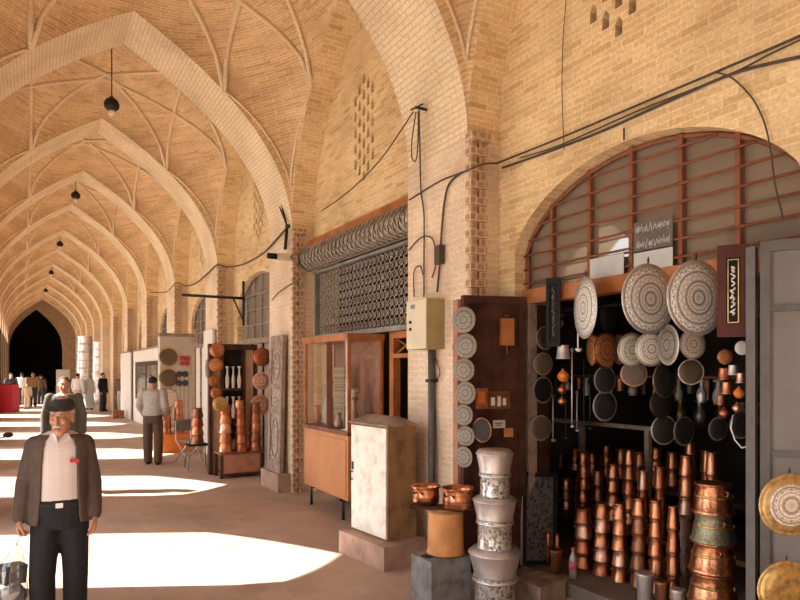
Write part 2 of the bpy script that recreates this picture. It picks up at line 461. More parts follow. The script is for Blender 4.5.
# ------------------------------------------------------------------ materials
def metal(name, col, rough=.35, var=.3, scale=9, met=1.0, dark=None, bumpy=.15): return plain(name, col, rough, met, var, scale, bumpy=bumpy, dark=dark)
MAT['copper'] = metal('burnished_copper', (.64,.285,.15), .30)
MAT['copper_red'] = metal('reddish_copper', (.54,.205,.11), .36)
MAT['copper_dark'] = metal('darkened_copper', (.36,.17,.10), .42)
MAT['copper_pink'] = metal('pale_pink_copper', (.82,.50,.38), .34)
MAT['tin'] = metal('tinned_grey_metal', (.66,.63,.63), .42, met=.75, var=.12)
MAT['brass'] = metal('old_brass', (.66,.46,.18), .38)
MAT['green_tin'] = metal('greenish_tinned_copper', (.34,.32,.22), .5)
MAT['iron'] = plain('black_iron', (.03,.028,.027), .5, .6)
MAT['grey_steel'] = plain('weathered_grey_steel', (.30,.29,.28), .55, .4, var=.25, scale=5, dark=(.20,.15,.12))
MAT['rust_bar'] = plain('rusty_red_bar', (.24,.085,.04), .75, .2, scale=20)
MAT['wood_dark'] = plain('dark_brown_wood', (.075,.030,.018), .55, var=.35, scale=6, spec=.2)
MAT['wood_red'] = plain('red_brown_wood', (.20,.065,.035), .5, var=.3, scale=6)
MAT['wood_pink'] = plain('faded_pinkish_wood', (.40,.19,.13), .6, var=.2, scale=7)
MAT['wood_orange'] = plain('orange_stained_wood', (.42,.15,.045), .5, var=.25, scale=5)
MAT['wood_pale'] = plain('pale_pinkish_board', (.55,.38,.29), .7, var=.12, scale=5)
MAT['wood_grey'] = plain('weathered_grey_brown_wood', (.30,.22,.17), .75, var=.3, scale=8)
MAT['frame_maroon'] = plain('maroon_frame', (.085,.022,.018), .45, scale=6, spec=.2)
MAT['black'] = plain('matt_black', (.015,.014,.014), .6, spec=.15)
MAT['cream'] = plain('cream_enamel', (.66,.60,.44), .5, var=.06, scale=4)
MAT['olive'] = plain('ochre_metal', (.36,.29,.13), .6, scale=5)
MAT['white_worn'] = plain('chipped_white_paint', (.80,.78,.74), .65, var=.05, scale=8, dark=(.62,.57,.50))
MAT['rusty_side'] = plain('rusted_brown_metal', (.27,.155,.07), .75, var=.35, scale=5, dark=(.13,.07,.04))
MAT['concrete'] = plain('reddish_concrete', (.40,.27,.21), .9, var=.2, scale=6, bumpy=.3)
MAT['orange_can'] = plain('rust_orange_can', (.62,.29,.10), .6, var=.2, scale=6)
MAT['box_grey'] = plain('scuffed_blue_grey_paint', (.20,.21,.22), .6, var=.25, scale=9, dark=(.12,.10,.09))
MAT['paper_grey'] = plain('greyed_paper', (.50,.50,.50), .8, var=.05)
MAT['sign_brown'] = plain('smoked_brown_sign', (.13,.105,.085), .7)
MAT['paper'] = plain('white_paper', (.75,.73,.70), .8, var=.05)
MAT['orange_panel'] = plain('orange_laminate', (.58,.25,.10), .45, var=.12, scale=2)
MAT['white_panel'] = plain('off_white_panel', (.72,.68,.62), .6, var=.06, scale=3)
MAT['wall_pale'] = plain('pale_grey_paint', (.52,.48,.43), .6, var=.06, scale=3)
MAT['wall_grey'] = plain('grey_shutter_paint', (.19,.17,.16), .6, var=.1, scale=3)
MAT['orange_plastic'] = plain('orange_plastic', (.70,.20,.03), .45, var=.08)
MAT['red_cloth'] = plain('crimson_cloth', (.55,.03,.06), .7, var=.12)
MAT['white_china'] = plain('white_enamel', (.85,.84,.82), .3, var=.03)
MAT['cable'] = plain('dusty_black_cable', (.07,.05,.04), .7)
MAT['pipe'] = plain('dark_grey_pipe', (.11,.10,.095), .6)
MAT['film'] = metal('silver_sheet', (.78,.78,.80), .28, met=.7, var=.1)
MAT['plastic'] = plain('pink_label', (.65,.12,.20), .5)
MAT['shop'] = plain('dark_brown_plaster', (.055,.042,.034), .9, var=.3, scale=2)  # dark brown plaster, softly mottled all over
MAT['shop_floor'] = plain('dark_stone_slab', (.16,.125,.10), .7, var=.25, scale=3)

def engraved(name, light, darkc, rings=9.0, petals=16.0, met=.45, rough=.42, fine=34.0, amount=1.0):
    """chased metal: concentric bands of ornament about the piece's own centre (local x, z)"""
    m, nt, b = newmat(name)
    tc = N(nt, 'ShaderNodeTexCoord'); sp = N(nt, 'ShaderNodeSeparateXYZ'); nt.links.new(tc.outputs['Object'], sp.inputs[0])
    def M_(op, a, c=None):
        n = N(nt, 'ShaderNodeMath', operation=op)
        for i, v in enumerate((a, c)):
            if v is None: continue
            if isinstance(v, (int, float)): n.inputs[i].default_value = v
            else: nt.links.new(v, n.inputs[i])
        return n.outputs[0]
    r = M_('SQRT', M_('ADD', M_('MULTIPLY', sp.outputs[0], sp.outputs[0]), M_('MULTIPLY', sp.outputs[2], sp.outputs[2])))
    an = M_('ARCTAN2', sp.outputs[2], sp.outputs[0])
    cb = N(nt, 'ShaderNodeCombineXYZ')
    fold = M_('ABSOLUTE', M_('SINE', M_('MULTIPLY', an, petals/2)))
    nt.links.new(M_('MULTIPLY', fold, M_('ADD', M_('MULTIPLY', r, 4.0), 1.0)), cb.inputs[0]); nt.links.new(M_('MULTIPLY', r, fine), cb.inputs[1])
    vo = N(nt, 'ShaderNodeTexVoronoi', Scale=1.0, feature='DISTANCE_TO_EDGE'); nt.links.new(cb.outputs[0], vo.inputs['Vector'])
    orn = ramp(nt, vo.outputs['Distance'], [(.02,(0,0,0)),(.12,(1,1,1)),(.42,(1,1,1)),(.6,(.6,.6,.6))])
    ring = M_('SINE', M_('MULTIPLY', r, rings*2*pi))
    rg = ramp(nt, M_('ADD', M_('MULTIPLY', ring, .5), .5), [(.03,(.1,.1,.1)),(.14,(1,1,1))])
    k = mix(nt, 1.0, orn, rg, 'MULTIPLY')
    c = mix(nt, k, darkc, light); nt.links.new(c, b.inputs['Base Color'])
    b.inputs['Metallic'].default_value = met; b.inputs['Roughness'].default_value = rough
    bump(nt, b, k, .35, .004); return m
MAT['eng_silver'] = engraved('engraved_silver', (.95,.94,.92), (.24,.22,.20), 8, 18, fine=30, met=.12)
MAT['eng_pale'] = engraved('engraved_pale_tin', (.96,.91,.83), (.36,.29,.23), 6, 10, fine=24, met=.08)
MAT['eng_copper'] = engraved('embossed_copper', (.88,.40,.17), (.34,.10,.04), 6, 8, met=.6, fine=20)
MAT['eng_dark'] = engraved('blackened_engraved_metal', (.06,.05,.043), (.02,.018,.016), 12, 12, met=.15, fine=45)
MAT['eng_bronze'] = engraved('engraved_bronze', (.22,.15,.10), (.05,.035,.025), 12, 14, met=.25, fine=45)
MAT['eng_grey'] = engraved('engraved_grey_tin', (.37,.335,.285), (.07,.06,.05), 5, 9, fine=22, met=.2)
MAT['eng_pink'] = engraved('engraved_pinkish_copper', (.90,.66,.52), (.42,.15,.08), 5, 8, met=.3, fine=18)
MAT['eng_gold'] = engraved('engraved_gilt_plate', (.74,.60,.38), (.40,.27,.13), 12, 14, met=.6, fine=45)
MAT['gilt_rim'] = metal('gilt_rim', (.62,.42,.18), .4, met=.7)
def relief(name, light, darkc, scale, met=.7, rough=.35):
    m, nt, b = newmat(name)
    uv = N(nt, 'ShaderNodeUVMap'); uv.uv_map = 'UVMap'
    vo = N(nt, 'ShaderNodeTexVoronoi', Scale=scale, feature='SMOOTH_F1'); nt.links.new(uv.outputs[0], vo.inputs['Vector'])
    nz = N(nt, 'ShaderNodeTexNoise', Scale=scale*1.4, Detail=3.0, Distortion=1.5); nt.links.new(uv.outputs[0], nz.inputs['Vector'])
    f = mix(nt, .6, vo.outputs['Distance'], nz.outputs['Fac'])
    k = ramp(nt, f, [(.36,(0,0,0)),(.5,(1,1,1))])
    c = mix(nt, k, darkc, light); nt.links.new(c, b.inputs['Base Color'])
    b.inputs['Metallic'].default_value = met; b.inputs['Roughness'].default_value = rough
    bump(nt, b, k, .6, .01); return m
MAT['rel_silver'] = relief('chased_silver', (.88,.87,.85), (.20,.18,.16), 40, .85, .3)
MAT['rel_pink'] = relief('chased_pinkish_metal', (.50,.34,.30), (.13,.07,.06), 30)
MAT['rel_black'] = relief('carved_black', (.13,.13,.135), (.012,.012,.012), 34, .3, .4)
MAT['hair_white'] = plain('white_hair', (.50,.46,.41), .8)
MAT['lip'] = plain('lip_red', (.30,.11,.08), .5)
MAT['parcel_grey'] = plain('grey_wrapping', (.065,.063,.066), .5, var=.4, scale=20)
MAT['rel_grey'] = relief('carved_grey_wood', (.42,.38,.33), (.13,.10,.08), 24, .0, .7)
MAT['rel_lattice'] = relief('worn_lattice_metal', (.46,.40,.34), (.20,.16,.13), 30, .5, .5)

def clear_glass(name, tint, dust, dustcol):
    m, nt, b = newmat(name); nt.nodes.remove(b); out = [n for n in nt.nodes if n.type == 'OUTPUT_MATERIAL'][0]
    tr = N(nt, 'ShaderNodeBsdfTransparent'); tr.inputs[0].default_value = (*tint,1)
    gl = N(nt, 'ShaderNodeBsdfGlossy'); gl.inputs['Roughness'].default_value = .03
    df = N(nt, 'ShaderNodeBsdfDiffuse'); df.inputs[0].default_value = (*dustcol,1)
    lw = N(nt, 'ShaderNodeLayerWeight', Blend=.5); pw = N(nt, 'ShaderNodeMath', operation='POWER'); pw.inputs[1].default_value = 3.0; nt.links.new(lw.outputs['Facing'], pw.inputs[0])
    fr = N(nt, 'ShaderNodeMath', operation='MULTIPLY_ADD'); fr.inputs[1].default_value = .55; fr.inputs[2].default_value = .16; nt.links.new(pw.outputs[0], fr.inputs[0])
    m1 = N(nt, 'ShaderNodeMixShader'); m1.inputs[0].default_value = dust; nt.links.new(tr.outputs[0], m1.inputs[1]); nt.links.new(df.outputs[0], m1.inputs[2])
    m2 = N(nt, 'ShaderNodeMixShader'); nt.links.new(fr.outputs[0], m2.inputs[0]); nt.links.new(m1.outputs[0], m2.inputs[1]); nt.links.new(gl.outputs[0], m2.inputs[2])
    nt.links.new(m2.outputs[0], out.inputs[0]); return m
MAT['glass_dusty'] = clear_glass('dusty_window_glass', (.5,.5,.5), .88, (.25,.20,.155))
MAT['glass'] = clear_glass('case_glass', (.93,.95,.95), .05, (.5,.45,.4))
MAT['glass_grey'] = clear_glass('greyed_window_glass', (.5,.5,.5), .8, (.34,.31,.27))
MAT['clear_bag'] = clear_glass('thin_clear_plastic', (.95,.96,.97), .07, (.75,.75,.76))

# ------------------------------------------------------------------ makers
PL = {}
def plate(label, cat, p, dia, ratio, kind, rim=None, group=None, side=1, name='engraved_plate', hook=True, tilt=0.0):
    """round chased plate hung so that its face is turned by acos(ratio) from the line of sight"""
    rim = rim or kind
    key = (kind, rim, name)
    if key not in PL:
        m = MB(); m.lathe([(0,.030),(.10,.036),(.26,.040),(.33,.030),(.37,.012),(.46,.004),(.46,-.004),(.37,.003),(.30,.020),(0,.020)], 40, M=Matrix.Rotation(pi/2,4,'X'))
        a = m.build(name, MAT[kind]); r = MB(); r.lathe([(.45,-.006),(.50,-.010),(.505,.0),(.50,.008),(.45,.006)], 40, M=Matrix.Rotation(pi/2,4,'X'))
        ro = r.build('rim', MAT[rim], a)
        if hook:
            h = MB(); h.tube([(0,.012,.42),(0,.02,.5),(-.012,.015,.56),(0,.01,.60),(.012,.012,.56),(0,.02,.5)], .008, 5); h.build('hanging_wire', MAT['iron'], a)
        PL[key] = a; o = a
    else:
        o = dup(PL[key], (0,0,0))
    v = Vector((-p[0], -p[1])); yaw = atan2(v.y, v.x)+pi/2 + side*acos(max(.1, min(1, ratio)))
    o.location = p; o.rotation_euler = (tilt, 0, yaw); o.scale = (dia,)*3
    o['label'] = label; o['category'] = cat
    if group: o['group'] = group
    elif 'group' in o: del o['group']
    return o
def pot_prof(r, h, kind):
    if kind == 'dizi': return [(0,0),(r*.93,0),(r,h*.05),(r*.99,h*.14),(r*.90,h*.30),(r*.84,h*.62),(r*.76,h*.78),(r*.76,h*.86),(r*.84,h*.97),(r*.84,h),(r*.78,h),(r*.64,h*.84),(0,h*.80)]
    if kind == 'bell': return [(0,0),(r,0),(r*1.03,h*.04),(r*.95,h*.10),(r*.84,h*.55),(r*.76,h*.88),(r*.80,h*.94),(r*.80,h),(r*.70,h),(0,h*.96)]
    if kind == 'cup': return [(0,0),(r*.75,0),(r*.80,h*.05),(r*.95,h*.8),(r*1.06,h*.93),(r*1.06,h),(r*.98,h),(0,h*.94)]
    if kind == 'jug': return [(0,0),(r*.7,0),(r*.75,h*.03),(r,h*.25),(r*.92,h*.45),(r*.45,h*.68),(r*.40,h*.85),(r*.58,h*.98),(r*.58,h),(r*.5,h),(0,h*.9)]
POTS = {}
def pot(label, p, r, h, mat, kind='dizi', group=None, name='copper_pot', ears=True, cat='pot', rz=0.0):
    key = (mat, kind, name, ears, round(h/r, 1))
    if key not in POTS:
        q = h/r
        m = MB(); m.lathe(pot_prof(1, q, kind), 22); a = m.build(name, MAT[mat])
        b = MB(); zz = q*.79; b.lathe([(.74,zz+q*.12),(.84,zz+q*.13),(.86,zz+q*.17),(.84,zz+q*.205),(.72,zz+q*.205)], 22); b.build('rim', MAT[mat], a)
        if ears:
            for s_ in (-1, 1):
                e = MB(); e.tube([(s_*.70,0,q*.62),(s_*1.0,0,q*.66),(s_*1.05,0,q*.78),(s_*.72,0,q*.82)], .05, 6); e.build('handle', MAT['copper_dark'], a)
        POTS[key] = a; o = a
    else: o = dup(POTS[key], (0,0,0))
    o.location = p; o.scale = (r,)*3; o.rotation_euler = (0,0,rz)
    o['label'] = label; o['category'] = cat
    if group: o['group'] = group
    return o
ORD = ['lowest', 'second from the bottom', 'third from the bottom', 'fourth from the bottom', 'fifth from the bottom', 'sixth from the bottom', 'seventh from the bottom']
NTH = ['first', 'second', 'third', 'fourth', 'fifth', 'sixth', 'seventh', 'eighth', 'ninth', 'tenth', 'eleventh', 'twelfth']
def scribble(m, x0, x1, z0, z1, y, n, r, vertical=False, seed=1):
    """pen-like cursive strokes in the local x-z plane"""
    R = random.Random(seed)
    for i in range(n):
        t0, t1 = i/n, (i+1)/n
        if vertical: a0, a1 = z1+(z0-z1)*t0, z1+(z0-z1)*t1; w = x1-x0
        else: a0, a1 = x1+(x0-x1)*t0, x1+(x0-x1)*t1; w = z1-z0
        pts = []
        ph = R.uniform(0, 6); am = R.uniform(.25, .45); fq = R.choice([1, 1.5, 2])
        for j in range(9):
            u = j/8; a = a0+(a1-a0)*(u*.86); b = .5+am*sin(ph+u*fq*2*pi)*(1-.3*u)
            pts.append((x0+w*b, y, a) if vertical else (a, y, z0+w*b))
        m.tube(pts, r, 4)
        if R.random() < .6:
            q = pts[4]; dz = R.choice([-1, 1])*w*.42
            cpt = (x0+w*.5+dz, y, q[2]) if vertical else (q[0], y, z0+w*.5+dz)
            m.ell(cpt, (r*1.3, r, r*1.3), 6, 4)
# ------------------------------------------------ the copper shop under the arch
m = MB()
SX0, SX1, SY0, SY1, SZ = XW+.38, 7.2, 1.2, 5.6, 3.75
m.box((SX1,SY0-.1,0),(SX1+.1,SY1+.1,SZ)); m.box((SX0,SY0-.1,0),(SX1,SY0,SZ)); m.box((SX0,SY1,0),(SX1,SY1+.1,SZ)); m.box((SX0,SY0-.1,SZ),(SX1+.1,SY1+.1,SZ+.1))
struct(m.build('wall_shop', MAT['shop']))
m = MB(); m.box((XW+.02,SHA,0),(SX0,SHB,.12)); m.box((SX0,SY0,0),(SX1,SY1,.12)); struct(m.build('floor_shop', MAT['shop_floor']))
# barred fanlight: steel bars, dusty panes and the timber beam they stand on
WX = 3.94
wn = bpy.data.objects.new('window_1', None); COL.objects.link(wn); struct(wn)
m = MB(); n = 40
out = [(SHA+(SHB-SHA)*i/n, shop_top(SHA+(SHB-SHA)*i/n)-.005) for i in range(n+1)]
m.face([(WX+.03, SHB-.005, 2.6)]+[(WX+.03, y, z) for y, z in out[::-1]]+[(WX+.03, SHA+.005, 2.6)])
m.build('pane', MAT['glass_dusty'], wn)
m = MB()
for y in (4.18, 3.745, 3.325, 2.90, 2.48):
    m.box((WX-.018, y-.018, 2.58), (WX+.022, y+.018, shop_top(y)))
m.tube([(WX, y, z-.02) for y, z in out], .018, 6); m.tube([(WX, SHB-.02, 2.5), (WX, SHB-.02, 2.93)], .024, 6)
m.build('window_frame', MAT['rust_bar'], wn)
z = 2.655
for i in range(7):
    a, b = SHA, SHB
    if z > 2.93:
        ys = [y for y, t in out if t > z+.02]
        if not ys: break
        a, b = min(ys), max(ys)
    m = MB(); m.tube([(WX-.028, a, z), (WX-.028, (a+b)/2, z+.004), (WX-.028, b, z)], .010, 6); m.build('bar', MAT['rust_bar'], wn); z += .128
m = MB(); m.box((WX-.05, SHA, 2.47), (WX+.07, SHB, 2.60)); m.bevel(.008); m.build('beam', MAT['wood_orange'], wn)
for y0, y1 in ((SHB-.075, SHB),):
    m = MB(); m.box((WX-.03, y0, .12), (WX+.06, y1, 2.47)); m.bevel(.005); m.build('post', MAT['wood_grey'], wn)
def notice(label, a, b, X, mat, write=None, name='paper_notice', rows=1):
    y0, y1 = b[1], a[1]; z0, z1 = b[2], a[2]
    o = MB().box((X-.002, y0, z0), (X+.002, y1, z1)).build(name, MAT[mat]); tag(o, label, 'notice')
    if write:
        for r in range(rows):
            m = MB()
            za, zb = z0+(z1-z0)*(r+.15)/rows, z0+(z1-z0)*(r+.85)/rows
            scribble(m, -y1+.02, -y0-.02, za, zb, 0, 8, .004, seed=3+r)
            M = Matrix(((0,1,0,X-.005),(-1,0,0,0),(0,0,1,0),(0,0,0,1)))
            for v in m.bm.verts: v.co = M @ v.co
            m.build('lettering', MAT[write], o)
    return o
notice('dark paper strip with two rows of white script on the barred window', atX(638,224,WX), atX(677,247,WX), WX-.045, 'sign_brown', 'paper_grey', 'window_sign', 2)
notice('wide white paper strip low on the barred window, under the dark lettered strip', atX(638,253,WX), atX(677,271,WX), WX-.045, 'paper_grey')
notice('white paper strip low on the barred window, one bay left of the lettered strip', atX(594,260,WX), atX(628,276,WX), WX-.045, 'paper_grey')

# big trays and plates hung across the doorway
G = 'trays hung under the barred window'
def P(px, py, X): return atX(px, py, X)
def dia_(p, hpx): return hpx*mpp(p)/1.01
def hang(px, py, w, h, X, kind, label, rim=None, group=None, side=1, cat='plate', name='engraved_plate', hook=True):
    p = P(px, py, X); return plate(label, cat, p, dia_(p, h), w/h, kind, rim, group, side, name, hook)
hang(585,308,22,62, 3.73,'eng_silver','narrow looking silver tray turned edge-on, leftmost of the large engraved trays','tin',G,-1,'tray','engraved_tray')
hang(649,299,50,71, 3.70,'eng_silver','large round engraved silver tray hanging under the lettered window strip','tin',G,1,'tray','engraved_tray')
hang(697,298,54,76, 3.66,'eng_silver','largest engraved silver tray, with a round boss, left of the maroon calligraphy frame','tin',G,1,'tray','engraved_tray')
hang(750,290,30,62, 4.14,'eng_silver','large engraved silver tray mostly hidden behind the grey shop door edge','tin',G,1,'tray','engraved_tray')
G = 'small plates hung in a row in the doorway'
hang(592,350,12,33, 4.15,'eng_copper','thin edge-on orange copper plate, leftmost in the row of small plates','copper',G,-1)
hang(606,350,23,38, 4.08,'eng_copper','bright orange embossed copper plate in the row of small plates','copper',G,1)
hang(619,349,13,32, 4.3,'eng_bronze','dim brown plate between the orange copper plate and the white plates','copper_dark',G,-1)
hang(632,350,27,35, 4.1,'eng_pale','pale engraved plate, right beside the brown plate in the small row','tin',G,1)
hang(651,349,29,35, 4.05,'eng_pale','pale creamy engraved plate below the large tray with lettered strip above','tin',G,1)
hang(668,345,20,41, 4.0,'eng_grey','pale plate turned half sideways, touching the creamy plate on its left','tin',G,-1)
hang(693,344,24,31, 4.1,'eng_pale','small pale plate hanging alone under the largest silver tray','tin',G,1)
G = 'dark plates hung inside the shop'
for px, py, w, h, X, kd, rm, lb in (
 (610,315,18,38,4.3,'eng_dark','iron','blackened plate hanging between the edge-on silver tray and the large round one'),
 (605,380,21,28,4.25,'eng_dark','eng_grey','dark plate with a pale rim directly under the orange copper plate'),
 (605,406,23,31,4.33,'eng_dark','tin','dark plate with a thin bright rim, lower of the two under the orange copper plate'),
 (634,374,26,26,4.3,'eng_bronze','copper_dark','dim bronze plate just below the pale plate beside the brown one'),
 (665,380,22,37,4.2,'eng_dark','brass','tall dark oval looking plate with a brassy rim under the half sideways pale plate'),
 (691,372,24,26,4.25,'eng_bronze','eng_pale','patterned bronze plate with a pale rim below the lone small pale plate'),
 (661,404,20,30,4.35,'eng_dark','copper_dark','black plate with a brown rim below the brass rimmed oval one'),
 (664,430,24,30,4.4,'eng_dark','tin','dark plate hanging just over the copper pots, under the brown rimmed plate'),
 (684,431,19,30,4.5,'eng_dark','eng_grey','dark plate hanging over the copper pots, right of its twin'),
 (718,429,17,24,4.3,'eng_dark','eng_grey','small dark plate hanging low, left of the hanging cord by the right door'),
 (741,425,20,28,4.1,'eng_dark','eng_grey','dark plate hanging low against the right door edge'),
 (545,338,17,24,4.02,'eng_dark','eng_grey','dark plate below the narrow black script frame, topmost on the left post'),
 (543,364,19,23,4.02,'eng_bronze','eng_grey','bronze plate with a cross pattern, second from the top on the left post'),
 (543,390,19,27,4.02,'black','eng_grey','plain black plate, third from the top on the left post'),
 (541,428,21,26,4.02,'eng_bronze','eng_grey','bronze plate, lowest on the left post above the black carved panel')):
    hang(px, py, w, h, X, kd, lb, rm, G, 1)

MB().box((XW+.22, SHB-.022, .12), (XW+.40, SHB-.002, 2.47)).build('trim_92', MAT['wood_dark'])['kind'] = 'structure'
R3 = random.Random(11)
for i in range(16):
    px = 556+i*11+R3.uniform(-3,3); X = 4.75+.12*(i % 3); py = 398+R3.uniform(-14,14)
    p = P(px, py, X); mt = ['iron','tin','copper_dark','grey_steel'][i % 4]; hh_ = R3.uniform(.12,.20); p.z = 1.795-hh_*1.01
    o = pot('small %s cup, %s from left in the row hung over the copper stacks' % ({'iron':'black','tin':'tinned','copper_dark':'dark copper','grey_steel':'grey'}[mt], (NTH+['thirteenth','fourteenth','fifteenth','sixteenth'])[i]), p, R3.uniform(.035,.05), hh_, mt, 'jug' if i % 2 else 'cup', 'cups hung over the copper stacks', 'hanging_cup', False, 'cup')
m = MB(); m.box((4.70, 2.3, 1.80), (5.05, 4.9, 1.82)); tag(m.build('hanging_rail', MAT['wood_dark']), 'dark slatted rail deep in the shop from which small cups hang', 'rail')
# picture frames with script
def script_frame(label, a, b, X, thick, fmat, wfrac, seed, letters='paper', yaw=.0):
    p0, p1 = P(a[0],a[1],X), P(b[0],b[1],X); c = (p0+p1)/2; h = p0.z-p1.z; w = (b[0]-a[0])*mpp(c)*1.0
    v = atan2(-c.y, -c.x)+pi/2+yaw
    t = thing('script_frame', label, 'picture frame', c, v)
    m = MB(); e = w*wfrac
    for lo, hi in (((-w/2,0,-h/2),(-w/2+e,thick,h/2)), ((w/2-e,0,-h/2),(w/2,thick,h/2)), ((-w/2+e,0,h/2-e*1.6),(w/2-e,thick,h/2)), ((-w/2+e,0,-h/2),(w/2-e,thick,-h/2+e*1.6))): m.box(lo, hi)
    m.bevel(.004); m.build('frame', MAT[fmat], t)
    m = MB(); m.box((-w/2+e,thick*.5,-h/2+e), (w/2-e,thick*.8,h/2-e)); bk = m.build('backing', MAT['black'], t)
    m = MB(); scribble(m, -w/2+e*1.5, w/2-e*1.5, -h/2+e*2.6, h/2-e*2.6, thick*.45, 7, w*.035, True, seed); m.build('lettering', MAT[letters], bk)
    if letters == 'paper':
        m = MB(); i = e*1.15
        for lo, hi in (((-w/2+i,thick*.4,-h/2+i*1.5),(-w/2+i+.006,thick*.5,h/2-i*1.5)), ((w/2-i-.006,thick*.4,-h/2+i*1.5),(w/2-i,thick*.5,h/2-i*1.5)), ((-w/2+i,thick*.4,h/2-i*1.5-.006),(w/2-i,thick*.5,h/2-i*1.5)), ((-w/2+i,thick*.4,-h/2+i*1.5),(w/2-i,thick*.5,-h/2+i*1.5+.006))): m.box(lo, hi)
        m.build('gilt_slip', MAT['gilt_rim'], t)
    return t
script_frame('maroon wooden frame with white script on black, hanging beside the grey shop door', (719,247), (748,336), 3.62, .05, 'frame_maroon', .28, 5)
script_frame('narrow black frame with small grey script hanging at the left end of the beam', (546,279), (560,346), 3.80, .04, 'black', .25, 9, 'grey_steel', yaw=-.2)

# strings of trinkets at both ends of the doorway
def ladle(label, px, py0, py1, X, mat, bowl=.03, cat='ladle'):
    a, b = P(px, py0, X), P(px, py1, X); t = thing('hanging_ladle', label, cat, a, -.3, 'utensils hung on the left of the shop')
    L_ = a.z-b.z
    m = MB(); m.tube([(0,0,0),(0,0,-L_*.5),(0,0,-L_+bowl)], .007, 5); m.tube([(0,0,0),(.012,0,.02),(0,0,.035),(-.012,0,.02),(0,0,0)], .004, 4); m.build('handle', MAT[mat], t)
    m = MB(); m.lathe([(0,-bowl),(bowl*.7,-bowl*.75),(bowl,0),(bowl*.9,0),(bowl*.6,-bowl*.6),(0,-bowl*.85)], 14, c=(0,-.01,-L_+bowl)); m.build('bowl', MAT[mat], t)
    return t
for i, (px, a, b, X, mt, bo, lb) in enumerate((
 (572,352,428,4.05,'tin',.022,'long pale metal ladle hanging between the copper bulbs and the dark ladles'),
 (578,318,352,4.0,'white_china',.030,'short ladle with a white bowl hanging under the edge-on silver tray'),
 (566,398,440,4.1,'iron',.028,'black iron ladle hanging below the string of copper bulbs'),
 (584,362,424,4.2,'iron',.030,'long black ladle, nearest right of the pale metal ladle'),
 (590,372,430,4.25,'iron',.026,'long black ladle hanging beside the dark rimmed plates'),
 (553,398,442,4.15,'grey_steel',.026,'grey ladle hanging beside the plain black plate'),
 (560,300,318,4.3,'brass',.035,'small brass ladle hanging right of the narrow black script frame'),
 (577,395,432,4.15,'grey_steel',.024,'short grey ladle low between pale and black ladles'))):
    ladle(lb, px, a, b, X, mt, bo)
def trinkets(items, X, group):
    for px, py, r, mt, kd, lb in items:
        p = P(px, py, X); q = r*mpp(p)
        if kd == 'bell':
            o = pot(lb, p-Vector((0,0,q)), q, q*2.0, mt, 'bell', group, 'hanging_bell', False, 'bell')
        elif kd == 'bulb':
            m = MB(); m.lathe([(0,-1),(.5,-.85),(.95,-.3),(.95,.2),(.5,.75),(.2,.9),(.2,1.2),(0,1.2)], 14); o = m.build('hanging_bulb', MAT[mt]); o.location = p; o.scale = (q,)*3; tag(o, lb, 'ornament', group)
            m = MB(); m.tube([(0,0,1.15),(.12,0,1.4),(0,0,1.6),(-.12,0,1.4),(0,0,1.15)], .06, 5); m.build('hook', MAT['iron'], o)
        else:
            o = plate(lb, 'plate', p, q*2, .9, mt, mt, group, 1, 'small_plate')
trinkets([(563,352,7,'tin','bell','pale metal bell, top of the string right of the narrow script frame'),
 (563,376,6,'orange_plastic','bulb','bright orange bulb below the pale metal bell'),
 (562,389.5,5,'copper_red','bulb','small red copper bulb just below the bright orange one'),
 (562,401,4.5,'copper','bulb','smallest copper bulb, lowest under the bright orange one'),
 (559,323,5,'brass','bulb','little brass bulb beside the narrow script frame')], 4.0, 'ornaments strung by the left post')
trinkets([(725,357,7.5,'eng_copper','plate','pinkish copper saucer directly below the maroon script frame'),
 (742,348,7,'white_china','plate','plain white saucer right of the pinkish copper one by the grey door'),
 (724,374,6,'copper_red','bell','red copper bell under the pinkish saucer'),
 (733,370,5,'tin','bell','small tin bell between the white saucer and the red copper bell'),
 (727,388,6,'copper','bell','copper bell low on the string by the grey door, left of the orange bulb'),
 (739,393,5.5,'orange_plastic','bulb','orange bulb low on the string beside the grey door'),
 (721,400,5,'copper_dark','bell','dark copper bell, lower left of the orange bulb by the grey door'),
 (741,378,5,'copper_pink','bell','pale pink copper bell under the plain white saucer'),
 (737,408,5,'copper_pink','bulb','pale pink copper bulb under the orange bulb by the grey door'),
 (724,413,5.5,'copper_red','bulb','red copper bulb, lowest on the string by the grey door')], 4.0, 'ornaments strung by the right door')
a = P(733,412,4.0)
m = MB(); m.tube([P(733,415,4.0), P(731,428,4.0), P(735,440,4.0), P(742,448,4.0), P(748,446,3.98)], .006, 6); tag(m.build('pale_cord', MAT['tin']), 'pale cord hanging in a loop below the ornaments by the grey door', 'cord')
# rails carrying all this
m = MB(); m.tube([(4.1, SHB-.08, 2.40), (4.1, SHA+.05, 2.40)], .014, 6); o = m.build('hanging_rail', MAT['iron']); tag(o, 'black rail just behind the orange beam carrying the small plates', 'rail')
m = MB(); m.box((5.10, P(655,423,5.13).y, P(590,423,5.13).z-.02), (5.16, 5.45, P(590,423,5.13).z+.02)); o = m.build('shelf_rail', MAT['wood_grey']); tag(o, 'grey wooden cross rail over the copper pots on the left', 'rail')
for py_ in (P(582,430,5.13).y, P(648,430,5.13).y): MB().box((5.105, py_-.025, .12), (5.155, py_+.025, P(590,423,5.13).z-.02)).build('post', MAT['wood_grey'], o)

